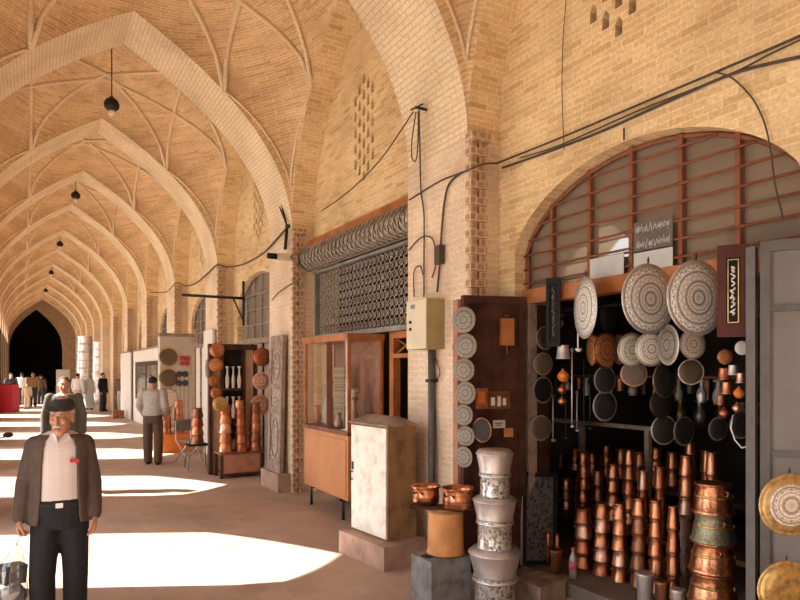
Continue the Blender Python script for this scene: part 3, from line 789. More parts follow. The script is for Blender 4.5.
# stepped benches full of stacked copper
def bench(label, x0, x1, y0, y1, z):
    t = thing('display_bench', label, 'bench', ((x0+x1)/2, (y0+y1)/2, .12), 0, 'stepped benches in the copper shop')
    w, d = (x1-x0)/2, (y1-y0)/2
    MB().box((-w,-d,z-.16), (w,d,z-.12)).build('bench_top', MAT['wood_dark'], t)
    for sx in (-1,1):
        for sy in (-1,1): MB().box((sx*(w-.03)-.025, sy*(d-.03)-.025, 0), (sx*(w-.03)+.025, sy*(d-.03)+.025, z-.16)).build('leg', MAT['wood_dark'], t)
    return t
bench('low dark bench behind the front row of copper stacks', 4.66, 5.06, 2.25, 5.0, .42)
bench('taller dark bench at the back of the copper stacks', 5.25, 5.70, 2.25, 5.45, .72)
FRONT = [(583,584,510,5,8.5,'copper'),(601,583,503,5,7.5,'copper'),(620,581,505,5,8,'copper'),(638,580,500,5,7.5,'copper_red'),(655,556,498,4,7,'copper'),(675,540,486,4,6.5,'copper_red'),(629,578,530,3,5.5,'copper_dark'),(592,582,535,3,5.5,'copper_dark')]
rows = [('front row', 4.24, .12, [(583,508,4,10.5),(602,503,5,8.8),(620,503,5,8.8),(639,498,5,8.8),(656,500,5,8.2),(673,506,4,7.5)]),
        ('low bench', 4.86, .42, [(552,482,3,8.5),(566,478,3,8.0),(583,452,5,9.0),(598,470,3,7.0),(613,464,4,8.0),(629,450,5,7.5),(643,470,3,7.0),(660,466,3,7.0),(686,455,4,8.5),(712,452,4,8.0)]),
        ('back bench', 5.45, .72, [(560,452,2,7.5),(575,448,3,7.0),(592,452,2,7.0),(606,445,3,7.5),(621,448,2,7.0),(640,452,2,7.0),(656,447,3,7.0),(672,452,2,6.5),(690,442,3,7.0),(707,450,2,6.5)])]
mats_ = ['copper','copper','copper_red','copper','copper_dark','copper','copper_pink']
R_ = random.Random(4)
for rn, X, zb, lst in rows:
    for si, (px, ytop, n, rp) in enumerate(lst):
        p = P(px, 480, X); mp = mpp(p); ztop = CAMH-(ytop-HY)*mp; H = ztop-zb; h = H/n; r0 = rp*mp
        kd = ['dizi','bell','dizi','bell','dizi'][(si*2+len(rn)) % 5]; mt = mats_[(si*3+len(rn)) % 7]
        for i in range(n):
            r = r0*(1-.05*i); mt2 = mt if R_.random() < .75 else R_.choice(mats_)
            where = {'front row': 'on the shop floor', 'low bench': 'on the low bench', 'back bench': 'on the tall back bench'}[rn]
            pot('copper pot, %s, %s stack from left %s' % (ORD[i], NTH[si], where), Vector((p.x+R_.uniform(-.006,.006), p.y, zb+h*i)), r, h*1.0, mt2, kd, 'stacked copper pots in the shop', rz=R_.uniform(-.6,.6))
# dim tinned vessels before the benches
for i, (px, py, w, h, mt, lb) in enumerate(((645,567,9,30,'tin','grey tinned vessel on the shop floor below the fourth front copper stack'),(662,568,7,28,'copper_dark','dark small vessel between two grey tinned vessels on the shop floor'),(678,566,7,26,'tin','grey tinned vessel on the shop floor left of the big copper stack'))):
    p = P(px, py, 4.0); pot(lb, Vector((p.x, p.y, .12)), w*mpp(p), h*mpp(p), mt, 'cup', 'vessels on the shop floor', 'tinned_vessel', False, 'vessel')
for j, (px, ypx, rp) in enumerate(((669,505,9),(672,530,10),(684,520,9),(681,545,10),(668,553,8))):
    p = P(px, ypx, 4.5+.08*(j % 2)); 
rr = 0
t = None
for j in range(4):
    p = P(684, 560, 4.45); mp = mpp(p); pot('chased pinkish pot, %s of the short stack behind the big copper stack' % ORD[j], Vector((p.x, p.y, .12+.15*j)), .075-.004*j, .15, 'rel_pink', 'dizi', 'chased pots in a short stack', 'chased_pot', False)
# tall vessels on the topmost shelf at the back
m = MB(); m.box((6.6,1.5,1.20),(7.15,5.5,1.25)); o = m.build('back_shelf', MAT['wood_dark']); tag(o, 'dark shelf across the back wall of the copper shop', 'shelf')
for y_ in (1.9, 3.4, 5.0): MB().box((6.65,y_-.02,.12),(6.7,y_+.02,1.2)).build('shelf_support', MAT['wood_dark'], o)
for i in range(12):
    X = 6.85; y_ = 2.2+i*.26
    pot('tinned jug, %s from the left on the dark back shelf' % NTH[11-i], Vector((X, y_, 1.25)), .07, .26, ['tin','copper_dark','tin','brass'][i % 4], 'jug', 'jugs on the back shelf', 'tinned_jug', False, 'jug')
# big copper stack in the doorway
p = P(713, 600, 3.98); z = .12
for i, (r, h, mt, kd, lb) in enumerate(((.172,.20,'copper','bell','large copper pot with brass bands, lowest of the big stack by the grey door'),(.165,.20,'copper','bell','large copper pot, second from the bottom of the big stack by the grey door'),(.155,.20,'copper','bell','large copper pot, third from the bottom of the big stack by the grey door'),(.142,.19,'green_tin','bell','greenish grey pot in the big copper stack by the grey door'),(.135,.20,'copper','bell','bright copper pot topping the big stack by the grey door'))):
    o = pot(lb, Vector((p.x, p.y, z)), r, h, mt, kd, 'big pots stacked by the grey door', 'large_copper_pot', True, rz=.5+i*.2)
    m = MB(); q = h/r; m.lathe([(.845,q*.52),(.875,q*.53),(.875,q*.60),(.835,q*.61)], 30); m.build('brass_band', MAT['brass'], o)
    m = MB(); m.lathe([(0,0),(.11,0),(.11,.05),(.05,.09),(0,.09)], 12, M=Matrix.Translation((-.45,-.72,q*.57)) @ Matrix.Rotation(RAD(-30),4,'Z') @ Matrix.Rotation(pi/2,4,'X')); m.build('boss', MAT['copper_dark'], o)
    z += h
# things on the shop step at the left
t = thing('carved_screen', 'black carved screen in a black frame leaning inside the left jamb', 'panel', P(540,568,3.95)*1.0, 0); t.location.z = .12
t.rotation_euler = (RAD(-7), RAD(4), RAD(-14)); w, h = .175, .82
m = MB()
for lo, hi in (((-w,0,0),(-w+.04,.03,h)), ((w-.04,0,0),(w,.03,h)), ((-w+.04,0,h-.04),(w-.04,.03,h)), ((-w+.04,0,0),(w-.04,.03,.04))): m.box(lo, hi)
m.build('frame', MAT['black'], t); MB().box((-w+.04,.008,.04),(w-.04,.02,h-.04)).build('carving', MAT['rel_black'], t)
MB().box((-w-.006,.0,0),(-w,.03,h)).build('edge_strip', MAT['tin'], t)
b = P(540,590,3.62)
t = thing('wooden_stool', 'tan wooden crate at the shop step in front of the black carved panel', 'crate', (b.x, b.y, 0), .1)
m = MB(); m.box((-.15,-.14,.0),(.15,.14,.14)); m.bevel(.006); m.build('body', MAT['wood_grey'], t); t.name = 'wooden_crate'
MB().box((-.16,-.15,.14),(.16,.15,.155)).build('lid', MAT['wood_grey'], t)
p = P(556,572,3.92); pot('dark round jar on the shop step beside the black carved panel', Vector((p.x,p.y,.12)), .052, .20, 'copper_dark', 'cup', None, 'dark_jar', False, 'jar')
for dx, hh, lb in ((-8,.30,'red copper tube standing left of the dark jar on the shop step'), (1,.305,'red copper tube standing behind the dark jar on the shop step')):
    p = P(556+dx,572,4.01); m = MB(); m.lathe([(0,0),(.018,0),(.020,.01),(.020,hh-.03),(.014,hh),(0,hh)], 12); tag(m.build('copper_tube', MAT['copper_red'], loc=(p.x,p.y,.12)), lb, 'tube', 'tubes on the shop step')
p = P(573,568,3.93); t = thing('drink_bottle', 'clear plastic bottle with a pink label on the shop step', 'bottle', (p.x,p.y,.12))
MB().lathe([(0,0),(.03,0),(.033,.02),(.033,.16),(.028,.185),(.012,.22),(.012,.24),(0,.24)], 14).build('body', MAT['glass_grey'], t); MB().lathe([(.034,.08),(.0345,.08),(.0345,.15),(.034,.15)], 14).build('wrapper', MAT['plastic'], t); MB().cyl(.014,.24,.262,12).build('cap', MAT['plastic'], t)

# grey metal door leaf swung out on the right, with two gilt plates on it
DA, DB = Vector((3.62, 2.15, 0)), Vector((3.98, 1.45, 0)); dv = (DB-DA); dl = dv.length; yaw = atan2(dv.y, dv.x)
t = bpy.data.objects.new('door_1', None); COL.objects.link(t); struct(t); t.location = (DA.x, DA.y, .0); t.rotation_euler = (0,0,yaw)
MB().box((0,-.015,.14),(dl,.015,2.56)).build('sheet', MAT['wall_grey'], t)
m = MB()
for lo, hi in (((0,-.035,.12),(.05,.035,2.60)), ((dl-.05,-.035,.12),(dl,.035,2.60)), ((.05,-.035,2.54),(dl-.05,.03,2.60)), ((.05,-.035,.12),(dl-.05,.03,.2)), ((.05,-.03,2.20),(dl-.05,.0,2.235)), ((.05,-.03,1.38),(dl-.05,.0,1.415))): m.box(lo, hi)
m.bevel(.004); m.build('door_frame', MAT['pipe'], t)
t2 = bpy.data.objects.new('door_2', None); COL.objects.link(t2); struct(t2); t2.location = (DA.x-.002, DA.y+.022, 0); t2.rotation_euler = (0,0,RAD(10))
m = MB(); m.box((-.022,0,.12),(.022,.05,2.58)); m.bevel(.004); m.build('sheet', MAT['pipe'], t2)
p = atD(790,505,3.40); pl_ = plate('large gilt plate with a pale engraved centre on the grey door leaf', 'plate', p, 62*mpp(p), .86, 'gilt_rim', 'gilt_rim', 'gilt plates on the grey door', 1, 'gilt_plate')
p = atD(787,590,3.36); plate('lower gilt plate hanging at the bottom corner on the grey door leaf', 'plate', p, 58*mpp(p), .88, 'brass', 'gilt_rim', 'gilt plates on the grey door', 1, 'gilt_plate')

m = MB(); m.lathe([(0,.043),(.20,.043),(.33,.036),(.34,.030),(0,.03)], 36, M=Matrix.Rotation(pi/2,4,'X')); m.build('medallion', MAT['eng_pale'], bpy.data.objects[pl_.name])
# dark wooden leaf folded back on the left jamb, with a chain of plates and a few cards
t = bpy.data.objects.new('door_3', None); COL.objects.link(t); struct(t); t.location = (3.30, 4.64, 0); t.rotation_euler = (0,0,RAD(-15))
MB().box((.02,-.02,.10),(.58,.02,2.46)).build('sheet', MAT['wood_dark'], t)
m = MB()
for lo, hi in (((0,-.04,.08),(.05,.03,2.53)), ((.53,-.04,.08),(.60,.03,2.53)), ((.05,-.04,2.46),(.53,.03,2.53)), ((.05,-.035,.08),(.53,.03,.2)), ((.05,-.03,1.95),(.53,-.02,2.0))): m.box(lo, hi)
for x in (.16,.27,.38): m.box((x,-.026,.2),(x+.012,-.02,2.46))
m.bevel(.004); m.build('door_frame', MAT['wood_dark'], t)
m = MB(); m.box((-.03,.03,.08),(.02,.15,2.50)); m.box((-.035,.03,2.06),(.0,.15,2.10)); m.build('door_stile', MAT['wood_pink'], t)
for i, (py, hp, w) in enumerate(((320,26,23),(346,25,22),(370,23,21),(393,23,20),(415,21,18),(436,20,18),(457,21,17))):
    p = atD(463+2.5*(1 if i % 2 else .3), py, 5.52)
    plate('grey engraved plate, %s in the chain of plates on the dark wooden door' % ['topmost','second from top','third from top','fourth from top','fifth from top','sixth from top','lowest'][i], 'plate', p, hp*mpp(p), w/hp, 'eng_grey', 'wood_grey', 'chain of plates on the dark wooden door', -1, 'hanging_plate')
p = atD(482,430,5.55); plate('dark oval looking plate beside the lowest plates of the chain', 'plate', p, 25*mpp(p), .75, 'eng_dark', 'copper_dark', None, -1, 'dark_plate')
def on_leaf(c, off):
    n_ = Vector((sin(RAD(-15)), -cos(RAD(-15)), 0)); p0 = Vector((3.30, 4.64, 0))+n_*off
    e = Vector((0,0,CAMH)); v = c-e
    return e+v*((p0-e).dot(n_)/v.dot(n_))
def card(label, a, b, d, mat, name='pasted_card', face=None):
    p0, p1 = atD(a[0],a[1],d), atD(b[0],b[1],d); c = (p0+p1)/2; k = 1.0/.90
    w, h = (b[0]-a[0])*d/F*k/2, (p0.z-p1.z)/2
    q = on_leaf(c, .030)
    o = MB().box((-w,-.003,-h),(w,0,h)).build(name, MAT[mat], loc=q); o.rotation_euler = (0,0,RAD(-15)); tag(o, label, 'card')
    if face:
        m = MB()
        for (x0,z0,x1,z1) in face[1]: m.box((x0*w,-.005,z0*h),(x1*w,-.003,z1*h))
        m.build('print', MAT[face[0]], o)
    return o
card('orange printed card pasted left on the dark wooden door', (476,388),(488,409),5.65,'copper_red',face=('orange_plastic',[(-.6,-.5,.5,.6)]))
card('photo card with pale figures pasted on the dark wooden door', (489,391),(510,409),5.68,'copper_dark',face=('paper',[(-.8,-.6,-.45,.3),(-.2,-.7,.1,.4),(.3,-.6,.6,.2)]))
card('white card with a printed line pasted lower on the dark wooden door', (493,420),(505,428),5.68,'paper',face=('black',[(-.7,.1,.6,.3),(-.5,-.4,.4,-.2)]))
card('small orange card pasted right below the white card on the dark wooden door', (504,428),(513,437),5.7,'orange_can')
p = atD(507,332,5.72); 
t = thing('hanging_box', 'small orange wooden box hanging on the dark wooden door', 'box', on_leaf(p, .06), RAD(-15))
m = MB(); m.box((-.06,-.025,-.12),(.06,.025,.12)); m.bevel(.005); m.build('body', MAT['wood_orange'], t); m = MB(); m.lathe([(0,0),(.03,.0),(.04,.03),(0,.05)],10,c=(0,0,.12)); m.tube([(0,0,.16),(0,0,.20)],.005,5); m.build('finial', MAT['wood_dark'], t); m = MB(); m.tube([(0,0,-.12),(0,0,-.2)],.005,5); m.build('tassel', MAT['wood_pink'], t)
# ------------------------------------------------ pier fittings and the shuttered shop
def cable(label, pts, r=.011, name='wall_cable', mat='cable', sub=6, group=None, n=5):
    P_ = [Vector(p) for p in pts]; out = []
    for i in range(len(P_)-1):
        a, b, c, d = P_[max(i-1,0)], P_[i], P_[i+1], P_[min(i+2,len(P_)-1)]
        for k in range(sub):
            t = k/sub
            out.append(.5*((2*b)+(c-a)*t+(2*a-5*b+4*c-d)*t*t+(3*b-a-3*c+d)*t**3))
    out.append(P_[-1])
    m = MB(); m.tube(out, r*.75, n); o = m.build(name, MAT[mat]); tag(o, label, 'cable', group); return o
cw = lambda px, py: atX(px, py, XW-.025); cp_ = lambda px, py: atX(px, py, XP-.025-max(0.0, min(.12, (172-py)*.002)))
cable('upper black cable running along the brick wall above the shop arch', [cw(800,36), cw(716,72), cw(640,104), cw(560,138), cw(500,162)]+[Vector((XW-.03,Y0-.03,cw(500,162).z)), Vector((XP+.06,Y0-.14,3.72)), Vector((XP-.03,Y0+.03,3.68)), cp_(440,181), cp_(409,200)])
cable('thick black cable just under the upper one on the brick wall', [cw(800,57), cw(760,66), cw(724,77), cw(660,105), cw(600,132), cw(545,153), cw(502,168)], .014)
cable('thin black cable crossing between the two wall cables above the shop arch', [cw(800,40), cw(770,54), cw(726,76), cw(640,110), cw(560,145), cw(520,158)], .008)
cable('thin cable drooping from the wall cables across the arch edge', [cw(715,72), cw(732,78), cw(752,98), cw(764,122), cw(770,148), atX(775,185,XW-.02), atX(783,218,WX-.06)], .007)
cable('thin cable going straight up the brick wall from the arch crown', [cw(624,140), cw(624,128)], .010)
cable('hairline wire dropping straight down the brick wall near the pier', [cw(566,0), cw(563,40), cw(562,90), cw(564,150)], .005)
cable('black cable bending down the pier face from the corner to the fuse box', [cp_(462,172), cp_(449,184), cp_(444,205), cp_(441,240), cp_(440,262), cp_(437,292)], .014)
cable('long black cable dropping from the iron hook to the fuse box', [cp_(419,110), cp_(420,150), cp_(421,190), cp_(424,215), cp_(424,260), cp_(424,297)], .011)
cable('cable loop hanging off the iron hook on the pier', [cp_(416,112), cp_(412,140), cp_(412,158), cp_(416,160), cp_(418,140), cp_(418,112)], .009)
cable('cable looping out of the top of the fuse box', [cp_(414,297), cp_(414,272), cp_(420,266), cp_(423,275)], .009)
cable('cable arching from the roller shutter end to the junction lump', [cp_(409,250), cp_(422,237), cp_(433,240), cp_(436,262), cp_(432,278)], .010)
cable('long slack cable slung across the bay from the iron hook', [cp_(413,112), atX(380,160,3.5), atX(348,192,3.5), atX(321,211,3.55)], .010)
o = MB().box((-.03,-.045,-.09),(.03,.045,.09)).bevel(.012).build('junction_lump', MAT['cable'], loc=cp_(441,255)+Vector((-.02,0,0))); tag(o, 'black cable junction halfway down the pier face', 'junction box')
m = MB(); a = cp_(419,108); m.tube([a+Vector((.12,0,0)), a+Vector((-.04,0,.0))], .014, 6); m.tube([a+Vector((-.03,.10,.01)), a+Vector((-.03,-.12,-.01))], .009, 6); tag(m.build('iron_hook', MAT['iron']), 'iron hook driven into the near pier, holding cables', 'hook')
# fuse box on the near pier, with its conduit
t = thing('fuse_box', 'cream metal fuse box with an ochre side on the near brick pier', 'fuse box', (XP, 5.32, 2.07))
m = MB(); m.box((-.20,-.185,0),(0,.185,.485)); m.bevel(.008); b_ = m.build('body', MAT['olive'], t)
m = MB(); m.box((-.212,-.18,.006),(-.198,.18,.479)); m.bevel(.004); dd = m.build('door', MAT['cream'], t); m = MB()
for z_ in (.20,.27): m.lathe([(0,0),(.016,0),(.016,.012),(0,.012)], 10, M=Matrix.Translation((-.212,.10,z_)) @ Matrix.Rotation(-pi/2,4,'Y'))
m.build('lock', MAT['iron'], dd); MB().box((-.215,.02,.40),(-.211,.10,.44)).build('nameplate', MAT['grey_steel'], dd)
m = MB(); m.tube([(XP-.045,5.30,2.07),(XP-.045,5.30,1.0),(XP-.045,5.30,0)], .036, 10)
o = m.build('conduit_pipe', MAT['pipe']); tag(o, 'dark conduit pipe running from the fuse box down to the floor', 'pipe')
for z_ in (1.75,.7): MB().box((XP-.085,5.25,z_),(XP,5.35,z_+.03)).build('clamp', MAT['iron'], o)
cable('thin cable dropping beside the conduit pipe under the fuse box', [cp_(431,350), cp_(440,372), cp_(434,388), cp_(437,440), cp_(437,520)], .007)

# bay with the roller lattice
ya, yb = YA(0)+PW, YA(1)
o = MB().box((XW-.10, ya, 3.72), (XW+.05, yb-.01, 3.86)).bevel(.008).build('trim_90', MAT['wood_orange']); struct(o)
t = thing('roller_shutter', 'rolled and hanging lattice shutter of grey metal under the long beam', 'shutter', (XW-.16, 0, 0))
m = MB(); m.lathe([(0,0),(.155,0),(.155,3.22),(0,3.22)], 20, M=Matrix.Translation((0,ya+.02,3.54)) @ Matrix.Rotation(-pi/2,4,'X')); m.build('roll_core', MAT['rel_lattice'], t)
m = MB(); R_ = .17; nn = 14
for i in range(26):
    for s_ in (-1, 1):
        for w_ in range(2):
            pts = []
            for j in range(nn+1):
                a_ = pi*2*j/nn*.5+w_*pi; yy = ya+.06+(i+.5)*.122+s_*(j/nn-.5)*.24
                if ya+.02 < yy < ya+3.22: pts.append((R_*cos(a_), yy, 3.54+R_*sin(a_)))
            if len(pts) > 2: m.tube(pts, .011, 4, cap=False)
m.build('rolled_lattice', MAT['rel_lattice'], t)
for y_ in (ya+.0, ya+3.24): MB().cyl(.185, 0, .02, 18, M=Matrix.Translation((0,y_+.02,3.54)) @ Matrix.Rotation(pi/2,4,'X')).build('end_plate', MAT['grey_steel'], t)
m = MB(); c_ = .115; z0, z1, y0_, y1_ = 2.40, 3.34, ya+.08, yb-.20
nz, ny_ = int((z1-z0)/c_), int((y1_-y0_)/c_)
for i in range(ny_):
    for j in range(nz):
        cy, cz = y0_+(i+.5)*c_, z0+(j+.5)*c_; h_ = c_/2
        m.tube([(.14, cy+h_*.62*cos(pi*k/4), cz+h_*.62*sin(pi*k/4)) for k in range(9)], .008, 4, cap=False)
        m.tube([(.145, cy-h_, cz-h_), (.145, cy+h_, cz+h_)], .0065, 4, cap=False); m.tube([(.145, cy-h_, cz+h_), (.145, cy+h_, cz-h_)], .0065, 4, cap=False)
m.build('hanging_lattice', MAT['rel_lattice'], t)
m = MB(); m.box((.10, ya+.06, 2.34), (.18, yb-.18, 2.40)); m.box((.10, ya+.06, 3.33), (.17, yb-.16, 3.37)); m.box((.10, yb-.22, 2.34), (.18, yb-.17, 3.37)); m.build('guide_rail', MAT['grey_steel'], t)
# doorway beneath it
t = bpy.data.objects.new('door_4', None); COL.objects.link(t); struct(t)
m = MB(); m.box((XW+.06, 6.88, 0), (XW+.16, 6.98, 2.34)); m.box((XW+.06, ya+.07, 2.26), (XW+.16, 6.88, 2.34)); m.box((XW+.06, ya+.07, 2.02), (XW+.16, 6.88, 2.07)); m.bevel(.006); m.build('door_frame', MAT['wood_orange'], t)
m = MB(); m.tube([(XW+.11,6.88,2.07),(XW+.11,6.42,2.26)], .012, 5); m.tube([(XW+.11,6.88,2.26),(XW+.11,6.42,2.07)], .012, 5); m.build('transom_lattice', MAT['wood_orange'], t)
m = MB(); m.box((XW+.10, 8.70, 0), (XW+.16, yb-.1, 2.34)); struct(m.build('trim_91', MAT['plaster']))

# glazed display case on iron feet
X0_, X1_, Y0_, Y1_ = 3.35, 3.84, 7.10, 8.55
t = thing('display_case', 'tall glazed display case with orange base panels on black iron feet', 'display case', (X0_, Y0_, 0)); W_, D_ = X1_-X0_, Y1_-Y0_
for y_ in (.18, D_-.22):
    m = MB(); m.tube([(.02,y_,.0),(.02,y_,.24),(W_-.02,y_,.24),(W_-.02,y_,0)], .022, 6); m.build('leg', MAT['iron'], t)
m = MB(); m.box((0,0,.262),(W_,D_,1.06)); m.bevel(.01); cb_ = m.build('base_cabinet', MAT['orange_panel'], t)
m = MB(); m.box((-.012,.05,.30),(0,D_-.05,1.0)); m.bevel(.004); m.build('front_panel', MAT['orange_panel'], cb_)
m = MB(); m.box((-.02,-.02,1.06),(W_+.01,D_+.02,1.11)); m.bevel(.006); m.build('sill', MAT['wood_red'], t)
for x_ in (0, W_-.04):
    for y_ in (0, D_-.04): MB().box((x_,y_,1.11),(x_+.04,y_+.04,2.24)).build('corner_post', MAT['wood_orange'], t)
m = MB(); m.box((-.02,-.02,2.24),(W_+.01,D_+.02,2.32)); m.bevel(.008); m.build('top_frame', MAT['wood_orange'], t)
m = MB(); m.face([(.015,.04,1.11),(.015,D_-.04,1.11),(.015,D_-.04,2.24),(.015,.04,2.24)]); m.build('front_glass', MAT['glass'], t); m = MB(); m.face([(.04,.015,1.11),(W_-.04,.015,1.11),(W_-.04,.015,2.24),(.04,.015,2.24)]); m.build('end_glass', MAT['glass'], t)
MB().box((W_-.03,.04,1.11),(W_-.015,D_-.04,2.24)).build('back_board', MAT['wood_pink'], t)
MB().box((.03,D_*.5-.012,1.112),(.11,D_*.5+.012,2.24)).build('mullion', MAT['wood_orange'], t)
CX = lambda dx, dy, z: Vector((X0_+dx, Y0_+dy, z))
tag(MB().box((-.012,-.17,0),(.012,.17,.80)).bevel(.004).build('carved_board', MAT['eng_gold'], loc=CX(.25,.80,1.112)), 'gilt patterned board standing inside the display case', 'board')
for i, (dx, dy, r, h, mt, kd, lb) in enumerate(((.22,.30,.10,.52,'cream','jug','tall cream vase inside the display case'),(.16,.14,.05,.42,'copper_dark','jug','slim dark vase at the near end inside the display case'),(.25,1.15,.09,.62,'paper','jug','white vase at the far end inside the display case'),(.12,.55,.06,.2,'copper_pink','jug','small pink jug before the gilt board in the display case'),(.14,1.3,.06,.26,'copper_red','jug','red copper jug in the far corner of the display case'))):
    pot(lb, CX(dx,dy,1.112), r, h, mt, kd, 'vases in the display case', 'vase', False, 'vase')

# white cupboard on its plinth before the pier
t = thing('concrete_plinth', 'low reddish concrete plinth carrying the chipped white cupboard', 'plinth', (2.82,5.20,0), RAD(6)); t.name = 'concrete_plinth'
m = MB(); m.box((0,0,0),(.53,.82,.225)); m.bevel(.02, 2); m.build('block', MAT['concrete'], t)
t = thing('metal_cupboard', 'chipped white metal cupboard with rusty side and hipped lid on a concrete plinth', 'cupboard', (2.95,5.36,.226), RAD(6))
m = MB(); m.box((0,0,0),(.34,.66,1.10)); m.bevel(.006); bd = m.build('body', MAT['rusty_side'], t)
m = MB(); m.box((-.014,.015,.02),(0,.645,1.08)); m.bevel(.004); dr = m.build('door', MAT['white_worn'], t)
m = MB(); m.box((-.02,.60,.62),(-.013,.63,.70)); m.tube([(-.014,.615,.6),(-.045,.615,.6),(-.045,.615,.52),(-.014,.615,.52)], .008, 5); m.build('handle', MAT['iron'], dr)
m = MB(); m.bm.faces.new([m.bm.verts.new(p) for p in ((-.025,-.02,1.10),(.36,-.02,1.10),(.36,.68,1.10),(-.025,.68,1.10))])
A_ = [(-.025,-.02,1.10),(.36,-.02,1.10),(.36,.68,1.10),(-.025,.68,1.10)]; B_ = [(.16,.08,1.185),(.19,.08,1.185),(.19,.58,1.185),(.16,.58,1.185)]
m.loft([[Vector(p) for p in A_],[Vector((p[0],p[1],p[2]+.012)) for p in A_],[Vector(p) for p in B_]], smooth=False); m.build('lid', MAT['wood_grey'], t)

# grey box, can, board and two copper pots
t = thing('metal_box', 'scuffed blue grey box with a square hole under the orange can', 'box', (2.72,4.236,0))
m = MB(); m.box((0,0,0),(.38,.31,.355)); m.bevel(.006); m.build('body', MAT['box_grey'], t); MB().box((.15,-.004,.10),(.27,.001,.23)).build('hole_patch', MAT['black'], t); MB().box((.03,.12,.352),(.10,.2,.362)).build('handle', MAT['iron'], t); MB().box((.09,-.008,.28),(.30,.0,.30)).build('ledge', MAT['box_grey'], t)  # flat black patch stands in for the shade inside the square hole
MB().box((.07,-.006,.02),(.37,-.001,.32)).build('front_door', MAT['box_grey'], t)
p = Vector((2.965,4.40,.362)); t = thing('metal_can', 'rust orange metal can standing on the blue grey box', 'can', p)
MB().lathe([(0,0),(.155,0),(.158,.01),(.150,.03),(.146,.33),(.152,.35),(.150,.357),(0,.357)], 28).build('body', MAT['orange_can'], t)
MB().lathe([(.15,.343),(.156,.345),(.156,.362),(.14,.364),(.13,.352)], 28).build('rim', MAT['rusty_side'], t)
o = MB().box((-.27,-.07,0),(.27,.07,.016)).bevel(.004).build('plank', MAT['wood_dark'], loc=(2.955,4.43,.727)); o.rotation_euler = (0,0,RAD(-36)); tag(o, 'short dark plank laid over the orange can under two copper pots', 'plank')
for (px, d, hgt, rr, lb) in ((426,5.42,.15,.112,'left of two hammered copper cooking pots on the plank'), (458,5.24,.165,.125,'right, larger of two hammered copper cooking pots on the plank')):
    q = atD(px, 510, d); t = thing('cooking_pot', lb, 'pot', (q.x,q.y,.744), .4, 'copper cooking pots on the plank')
    MB().lathe([(0,0),(rr*.90,0),(rr,hgt*.08),(rr,hgt*.70),(rr*.94,hgt*.78),(rr*1.14,hgt*.97),(rr*1.14,hgt),(rr*1.05,hgt),(rr*.9,hgt*.8),(rr*.9,hgt*.2),(0,hgt*.15)], 30).build('body', MAT['copper'], t)
    MB().lathe([(rr*1.02,hgt*.33),(rr*1.03,hgt*.36),(rr*1.02,hgt*.42)], 30).build('chased_band', MAT['copper_dark'], t)
    for s_ in (-1, 1):
        m = MB(); m.tube([(s_*rr*.98,-.04,hgt*.62),(s_*rr*1.25,-.035,hgt*.80),(s_*rr*1.3,0,hgt*.86),(s_*rr*1.25,.035,hgt*.80),(s_*rr*.98,.04,hgt*.62)], .009, 6); m.build('handle', MAT['copper_red'], t)
# stack of chased silver jars and upturned tinned pots
q = Vector((3.185, 4.03, 0)); SG = 'silver jars and tinned pots piled before the dark door'
def jar(z0, z1, r, lb):
    t = thing('silver_jar', lb, 'jar', (q.x,q.y,z0), 0, SG); h = z1-z0
    MB().lathe([(0,0),(r,0),(r*1.02,h*.04),(r*.98,h*.09),(r*.97,h*.9),(r*1.04,h*.95),(r*1.04,h-.001),(0,h-.001)], 30).build('body', MAT['rel_silver'], t)
    MB().lathe([(r*.9,h*.84),(r*1.08,h*.87),(r*1.08,h*.93),(r*.95,h*.96)], 30).build('rim', MAT['film'], t)
    return t
def upturned(z0, z1, rt, rb, lb):
    t = thing('tinned_pot', lb, 'pot', (q.x,q.y,z0), 0, SG); h = z1-z0
    MB().lathe([(0,0),(rb,0),(rb*1.05,h*.03),(rb*1.02,h*.10),(rt,h*.80),(rt*1.02,h*.84),(rt*.99,h*.88),(rt*.92,h*.95),(rt*.86,h),(0,h-.001)], 32).build('body', MAT['tin'], t)
    MB().lathe([(rt*1.0,h*.79),(rt*1.035,h*.82),(rt*1.03,h*.86),(rt*.97,h*.87)], 32).build('rolled_edge', MAT['tin'], t)
    return t
jar(0,.24,.165,'chased silver jar at the foot of the pile'); upturned(.241,.465,.205,.160,'largest dull grey tinned pot, lowest in the pile of silver jars')
jar(.466,.685,.138,'chased silver jar in the middle of the pile'); upturned(.686,.868,.170,.140,'middle dull grey tinned pot in the pile of silver jars')
jar(.869,1.055,.118,'smallest chased silver jar, highest in the pile'); upturned(1.056,1.24,.145,.118,'dull grey tinned pot topping the pile of silver jars')
